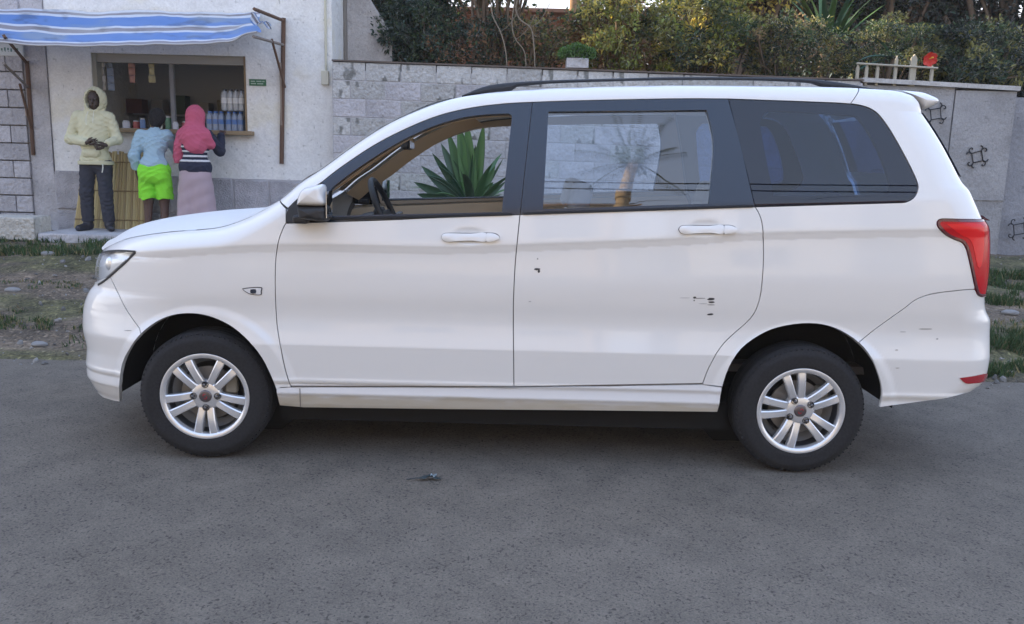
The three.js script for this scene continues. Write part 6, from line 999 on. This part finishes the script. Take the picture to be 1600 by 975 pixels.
  const socketG = (() => { const g = new THREE.LatheGeometry([[0.0005, -0.0165], [0.0125, -0.0165], [0.0135, -0.010], [0.0165, -0.0095], [0.017, -0.013]].map(p => new THREE.Vector2(...p)), 20); g.rotateX(Math.PI / 2); return g; })();
  const capMat = phys(0.14, 0.12, 0.125, 0.3, { metalness: 0.6, clearcoat: 0.6 }), redMark = mat(0.35, 0.03, 0.04, 0.5), nutMat = phys(0.14, 0.14, 0.15, 0.3, { metalness: 0.8 });
  const markG = merge([[-0.006, 0.006], [0.006, -0.006]].map(([x, y]) => { const g = new THREE.TorusGeometry(0.0065, 0.0022, 6, 14, Math.PI * 1.15); g.rotateZ(y > 0 ? 0.5 : Math.PI + 0.5); g.translate(x * 0.35, y, -0.0028); return g; }));
  const buildWheel = (c, spin, s, steer) => {
    const w = new THREE.Group(); w.name = 'wheel'; car.add(w);
    w.position.set(c.x - CARX, R_T - 0.004, (s > 0 ? -0.022 : 2 * CAR_Z + 0.022) - CAR_Z); w.rotation.order = 'YXZ'; w.rotation.y = (s > 0 ? 0 : Math.PI) + steer;
    const spun = new THREE.Object3D(); spun.rotation.z = spin;
    const P = (n, g, m) => { const o = mesh(n, g, m, w); o.rotation.z = spin; return o; };
    P('tyre', tyreG, tyreMat); P('tyre_shoulder', treads, tyreMat); P('rim', lip, alloy); P('rim_barrel', barrel, alloyDark); P('brake_disc', discG, mat(0.25, 0.24, 0.23, 0.5, { metalness: 0.6 })); P('hub', hubG, alloy); P('hub_cap', capG, capMat); P('cap_emblem', markG, redMark);
    for (let k = 0; k < 5; k++) { const o = mesh('spoke', spokePair, alloy, w); o.rotation.z = spin + (125 - 90 + 72 * k) * Math.PI / 180; }
    for (let k = 0; k < 4; k++) { const a = spin + k * Math.PI / 2; for (const [n, g, m] of [['nut_seat', socketG, alloyDark], ['wheel_nut', nutG, nutMat]]) { const o = mesh(n, g, m, w); o.position.set(Math.cos(a) * 0.058, Math.sin(a) * 0.058, 0); } }
    const cal = mesh('brake_caliper', box(0.06, 0.11, 0.05, 0.115, 0.06, -0.07, 0.012), mat(0.22, 0.20, 0.16, 0.7), w);
    return w;
  };
  buildWheel(wheelF, 0, 1, 0.05); buildWheel(wheelR, 123 * Math.PI / 180, 1, 0); buildWheel(wheelF, 0.4, -1, 0.05); buildWheel(wheelR, 1.1, -1, 0);

  // ---- interior
  put('cabin_floor', merge([box(1.95, 0.04, 1.5, -0.03, 0.40, CAR_Z), box(1.0, 0.04, 0.95, 1.42, 0.44, CAR_Z), box(0.06, 0.55, 1.45, -1.02, 0.66, CAR_Z)]), greyTrim);
  const trimF = panel([...seamDoorF.slice(2), ...cut(doorBottom, pf([455, 603]), pf([803, 604])), ...rev(seamMid).slice(0, -1), ...cut(belt, pf([812.5, 337]), pf([470, 349]))], zs, { cell: 0.04, off: -0.055, skirt: 0, gap: 0.012 });
  const trimR = panel([...seamMid, ...cut(doorBottom, pf([803, 604]), pf([1098, 599])), ...rev(seamDoorR), ...cut(belt, pf([1180, 323.4]), pf([812.5, 335.5]))], zs, { cell: 0.04, off: -0.055, skirt: 0, gap: 0.012 });
  both('door_trim', trimF, beige, doorFN, doorFF); both('door_trim', trimR, beige, doorRN, doorRF);
  const fTrim = panel(pl([...frameTop, ...divider, ...dense([[812.5, 335.5], [686.4, 340], [609.5, 343.6], [509.5, 347]], 8), [505.5, 325], [502, 300], [503, 284]]), zs, { cell: 0.04, off: -0.05, skirt: 0, gap: 0.002, holes: [pl(winF)] });
  const rTrim = panel(pl([...rev(divider), ...frameTopR, ...seamUp, ...dense([[1180, 323.4], [984.7, 328.4], [812.5, 335.5]], 12)]), zs, { cell: 0.04, off: -0.05, skirt: 0, gap: 0.002, holes: [pl(winR)] });
  both('frame_trim', fTrim, beigeDark, doorFN, doorFF); both('frame_trim', rTrim, beigeDark, doorRN, doorRF);
  { // windscreen pillar lining, tan
    const A = []; for (let i = 0; i < screenEdge.length; i++) A.push(screenEdge[i]);
    for (const s of [1, -1]) put('pillar_trim', across(screenEdge, 0.03, 0.07, 0.90 * s, 1.0 * s, 0.016, 4), mat(0.50, 0.36, 0.22, 0.8));
    const pil = gridGeo(A.length - 1, 3, (u, v) => { const e = A[Math.round(u * (A.length - 1))]; return [e.x + 0.03 + 0.07 * v, e.y - 0.03 - 0.045 * v, CAR_Z + e.w * lerp(0.93, 1.03, v)]; }); both('pillar_trim', pil, mat(0.50, 0.36, 0.22, 0.8));
  }
  const seat = (x, z, h = 1) => {
    const s = new THREE.Group(); s.name = 'seat'; s.position.set(x - CARX, 0.42, z - CAR_Z); car.add(s);
    mesh('cushion', box(0.50, 0.16, 0.50, -0.24, 0.16, 0, 0.06), seatCloth, s);
    const b = box(0.13, 0.62, 0.48, 0, 0.31, 0, 0.06); b.rotateZ(-0.28); b.translate(0.02, 0.16, 0); mesh('backrest', b, seatCloth, s);
    const hd = box(0.10, 0.18, 0.26, 0, 0, 0, 0.045); hd.rotateZ(-0.2); hd.translate(0.24, 0.88 * h, 0); mesh('headrest', hd, seatCloth, s);
    mesh('headrest_post', merge([rod([0.19, 0.70, 0.06], [0.235, 0.86, 0.06], 0.006), rod([0.19, 0.70, -0.06], [0.235, 0.86, -0.06], 0.006)]), chrome, s);
    return s;
  };
  seat(0.10, -0.49); seat(0.10, -1.23); seat(0.92, -0.49); seat(0.92, -1.23); for (const z of [-0.69, -1.03]) seat(1.60, z, 0.95).scale.z = 0.62;
  // dashboard: long body, instrument hood, centre screen
  const dashProf = smooth([[-1.12, 0.55], [-1.13, 0.95], [-1.02, 1.10], [-0.86, 1.135], [-0.70, 1.10], [-0.64, 1.02], [-0.66, 0.90], [-0.74, 0.72], [-0.80, 0.55]], 4);
  { const g = extrude(dashProf, 1.46, 0); g.translate(0, 0, CAR_Z - 0.73); const dash = put('dashboard', g, mat(0.07, 0.07, 0.075, 0.7)); const hood = box(0.16, 0.09, 0.36, -0.72, 1.145, -0.49, 0.035); put('instrument_hood', hood, blackPlastic, dash); const scr = box(0.03, 0.12, 0.22, -0.66, 1.12, CAR_Z, 0.01); put('centre_screen', scr, blackGloss, dash); const top = box(0.20, 0.02, 0.5, -0.84, 1.145, -0.46, 0.008); put('dash_top', top, mat(0.30, 0.31, 0.33, 0.6), dash); }
  { const c = atZ(598, 318, -0.49); const sw = new THREE.Group(); sw.name = 'steering_wheel'; sw.position.set(c.x + 0.02 - CARX, c.y - 0.05, -0.49 - CAR_Z); sw.rotation.set(0, Math.PI / 2, 0); car.add(sw);
    const tl = x => { x.rotateX(-0.42); return x; };
    mesh('rim', tl(new THREE.TorusGeometry(0.185, 0.016, 12, 40)), blackPlastic, sw); mesh('hub', tl(box(0.13, 0.11, 0.05, 0, -0.01, -0.03, 0.02)), blackPlastic, sw); mesh('spoke', tl(merge([box(0.34, 0.035, 0.018, 0, 0, -0.012, 0.006), box(0.04, 0.17, 0.018, 0, -0.09, -0.012, 0.006)])), blackPlastic, sw); mesh('column', tl(rod([0, 0, -0.02], [0, -0.02, -0.30], 0.028)), blackPlastic, sw); }
  { const c = atZ(636, 224, CAR_Z + 0.02); put('rear_view_mirror', merge([box(0.05, 0.07, 0.22, c.x, c.y, c.z, 0.02), rod([c.x - 0.01, c.y, c.z], [c.x - 0.10, c.y + 0.07, c.z], 0.010)]), blackPlastic); const g = box(0.004, 0.055, 0.20, c.x + 0.027, c.y, c.z); put('mirror_face', g, phys(0.7, 0.72, 0.74, 0.05, { metalness: 1 })); }
}
// ------------------------------------------------------------------ small things on the ground
{
  const p = atY(672, 750, 0), g = thing('crushed_litter', 'flattened piece of dark plastic litter lying on the asphalt', 'litter', [p.x, 0.006, p.z], 0.1);
  mesh('sheet', gridGeo(10, 5, (u, v) => { const a = lerp(-0.06, 0.05, u), w = 0.007 + 0.010 * Math.sin(Math.PI * u); return [a, 0.004 + 0.014 * Math.abs(Math.sin(u * 7 + v * 4)) * Math.sin(Math.PI * u), (v - 0.5) * 2 * w + 0.008 * Math.sin(u * 9)]; }), mat(0.035, 0.05, 0.055, 0.5), g);
  mesh('foil', gridGeo(5, 4, (u, v) => [lerp(0.0, 0.03, u), 0.017 + 0.006 * Math.sin(u * 8 + v * 6), (v - 0.5) * 0.024]), phys(0.38, 0.46, 0.50, 0.25, { metalness: 0.5 }), g);
  mesh('strap', tube([[-0.055, 0.006, 0.0], [-0.085, 0.005, 0.008], [-0.11, 0.004, 0.014]], 0.0025, 5), mat(0.03, 0.04, 0.045, 0.5), g);
  const onVerge = (px, py) => { let z = -3; for (let k = 0; k < 20; k++) { const q = atZ(px, py, z); z = lerp(z, clamp(atY(px, py, terr(q.x, z)).z, -6, -1.8), 0.5); } const q = atZ(px, py, z); return [q.x, terr(q.x, z) + 0.01, z]; };
  const w = thing('paper_scrap', 'small white paper scrap on the dirt verge beside the front bumper', 'litter', onVerge(31, 485)); mesh('paper', gridGeo(4, 4, (u, v) => [(u - 0.5) * 0.05, 0.03 * v + 0.01 * Math.sin(u * 6), (v - 0.5) * 0.04]), mat(0.7, 0.7, 0.68, 0.8), w);
  for (const [px, py, s, lab] of [[75, 398, 0.05, 'pale stone at the edge of the grass strip'], [20, 455, 0.045, 'flat grey stone half sunk in the dirt verge'], [62, 540, 0.04, 'small round stone beside the asphalt edge'], [1578, 490, 0.05, 'grey stone in the dirt between the two grass patches']]) { const q = onVerge(px, py), st = new THREE.IcosahedronGeometry(1, 2), a = st.attributes.position; for (let i = 0; i < a.count; i++) { const k = 0.8 + 0.4 * fbm(a.getX(i) * 1.5 + px, a.getY(i) * 1.5 + a.getZ(i), 3, 9); a.setXYZ(i, a.getX(i) * k * s * 1.5, a.getY(i) * k * s * 0.6, a.getZ(i) * k * s); } st.computeVertexNormals(); const o = mesh('stone', st, mat(0.24, 0.235, 0.23, 0.95), scene); o.position.set(...q); tag(o, lab, 'stone'); }
}
// ------------------------------------------------------------------ draw
scene.fog = new THREE.FogExp2(new THREE.Color(0.75, 0.80, 0.90), 0.0012);   // faint fog added as a stand-in for veiling lens glare
const renderer = new THREE.WebGLRenderer({ antialias: true });
renderer.setSize(1024, 624);
renderer.shadowMap.enabled = true;
renderer.toneMapping = THREE.LinearToneMapping;
renderer.toneMappingExposure = EXPOSURE;
renderer.render(scene, camera);
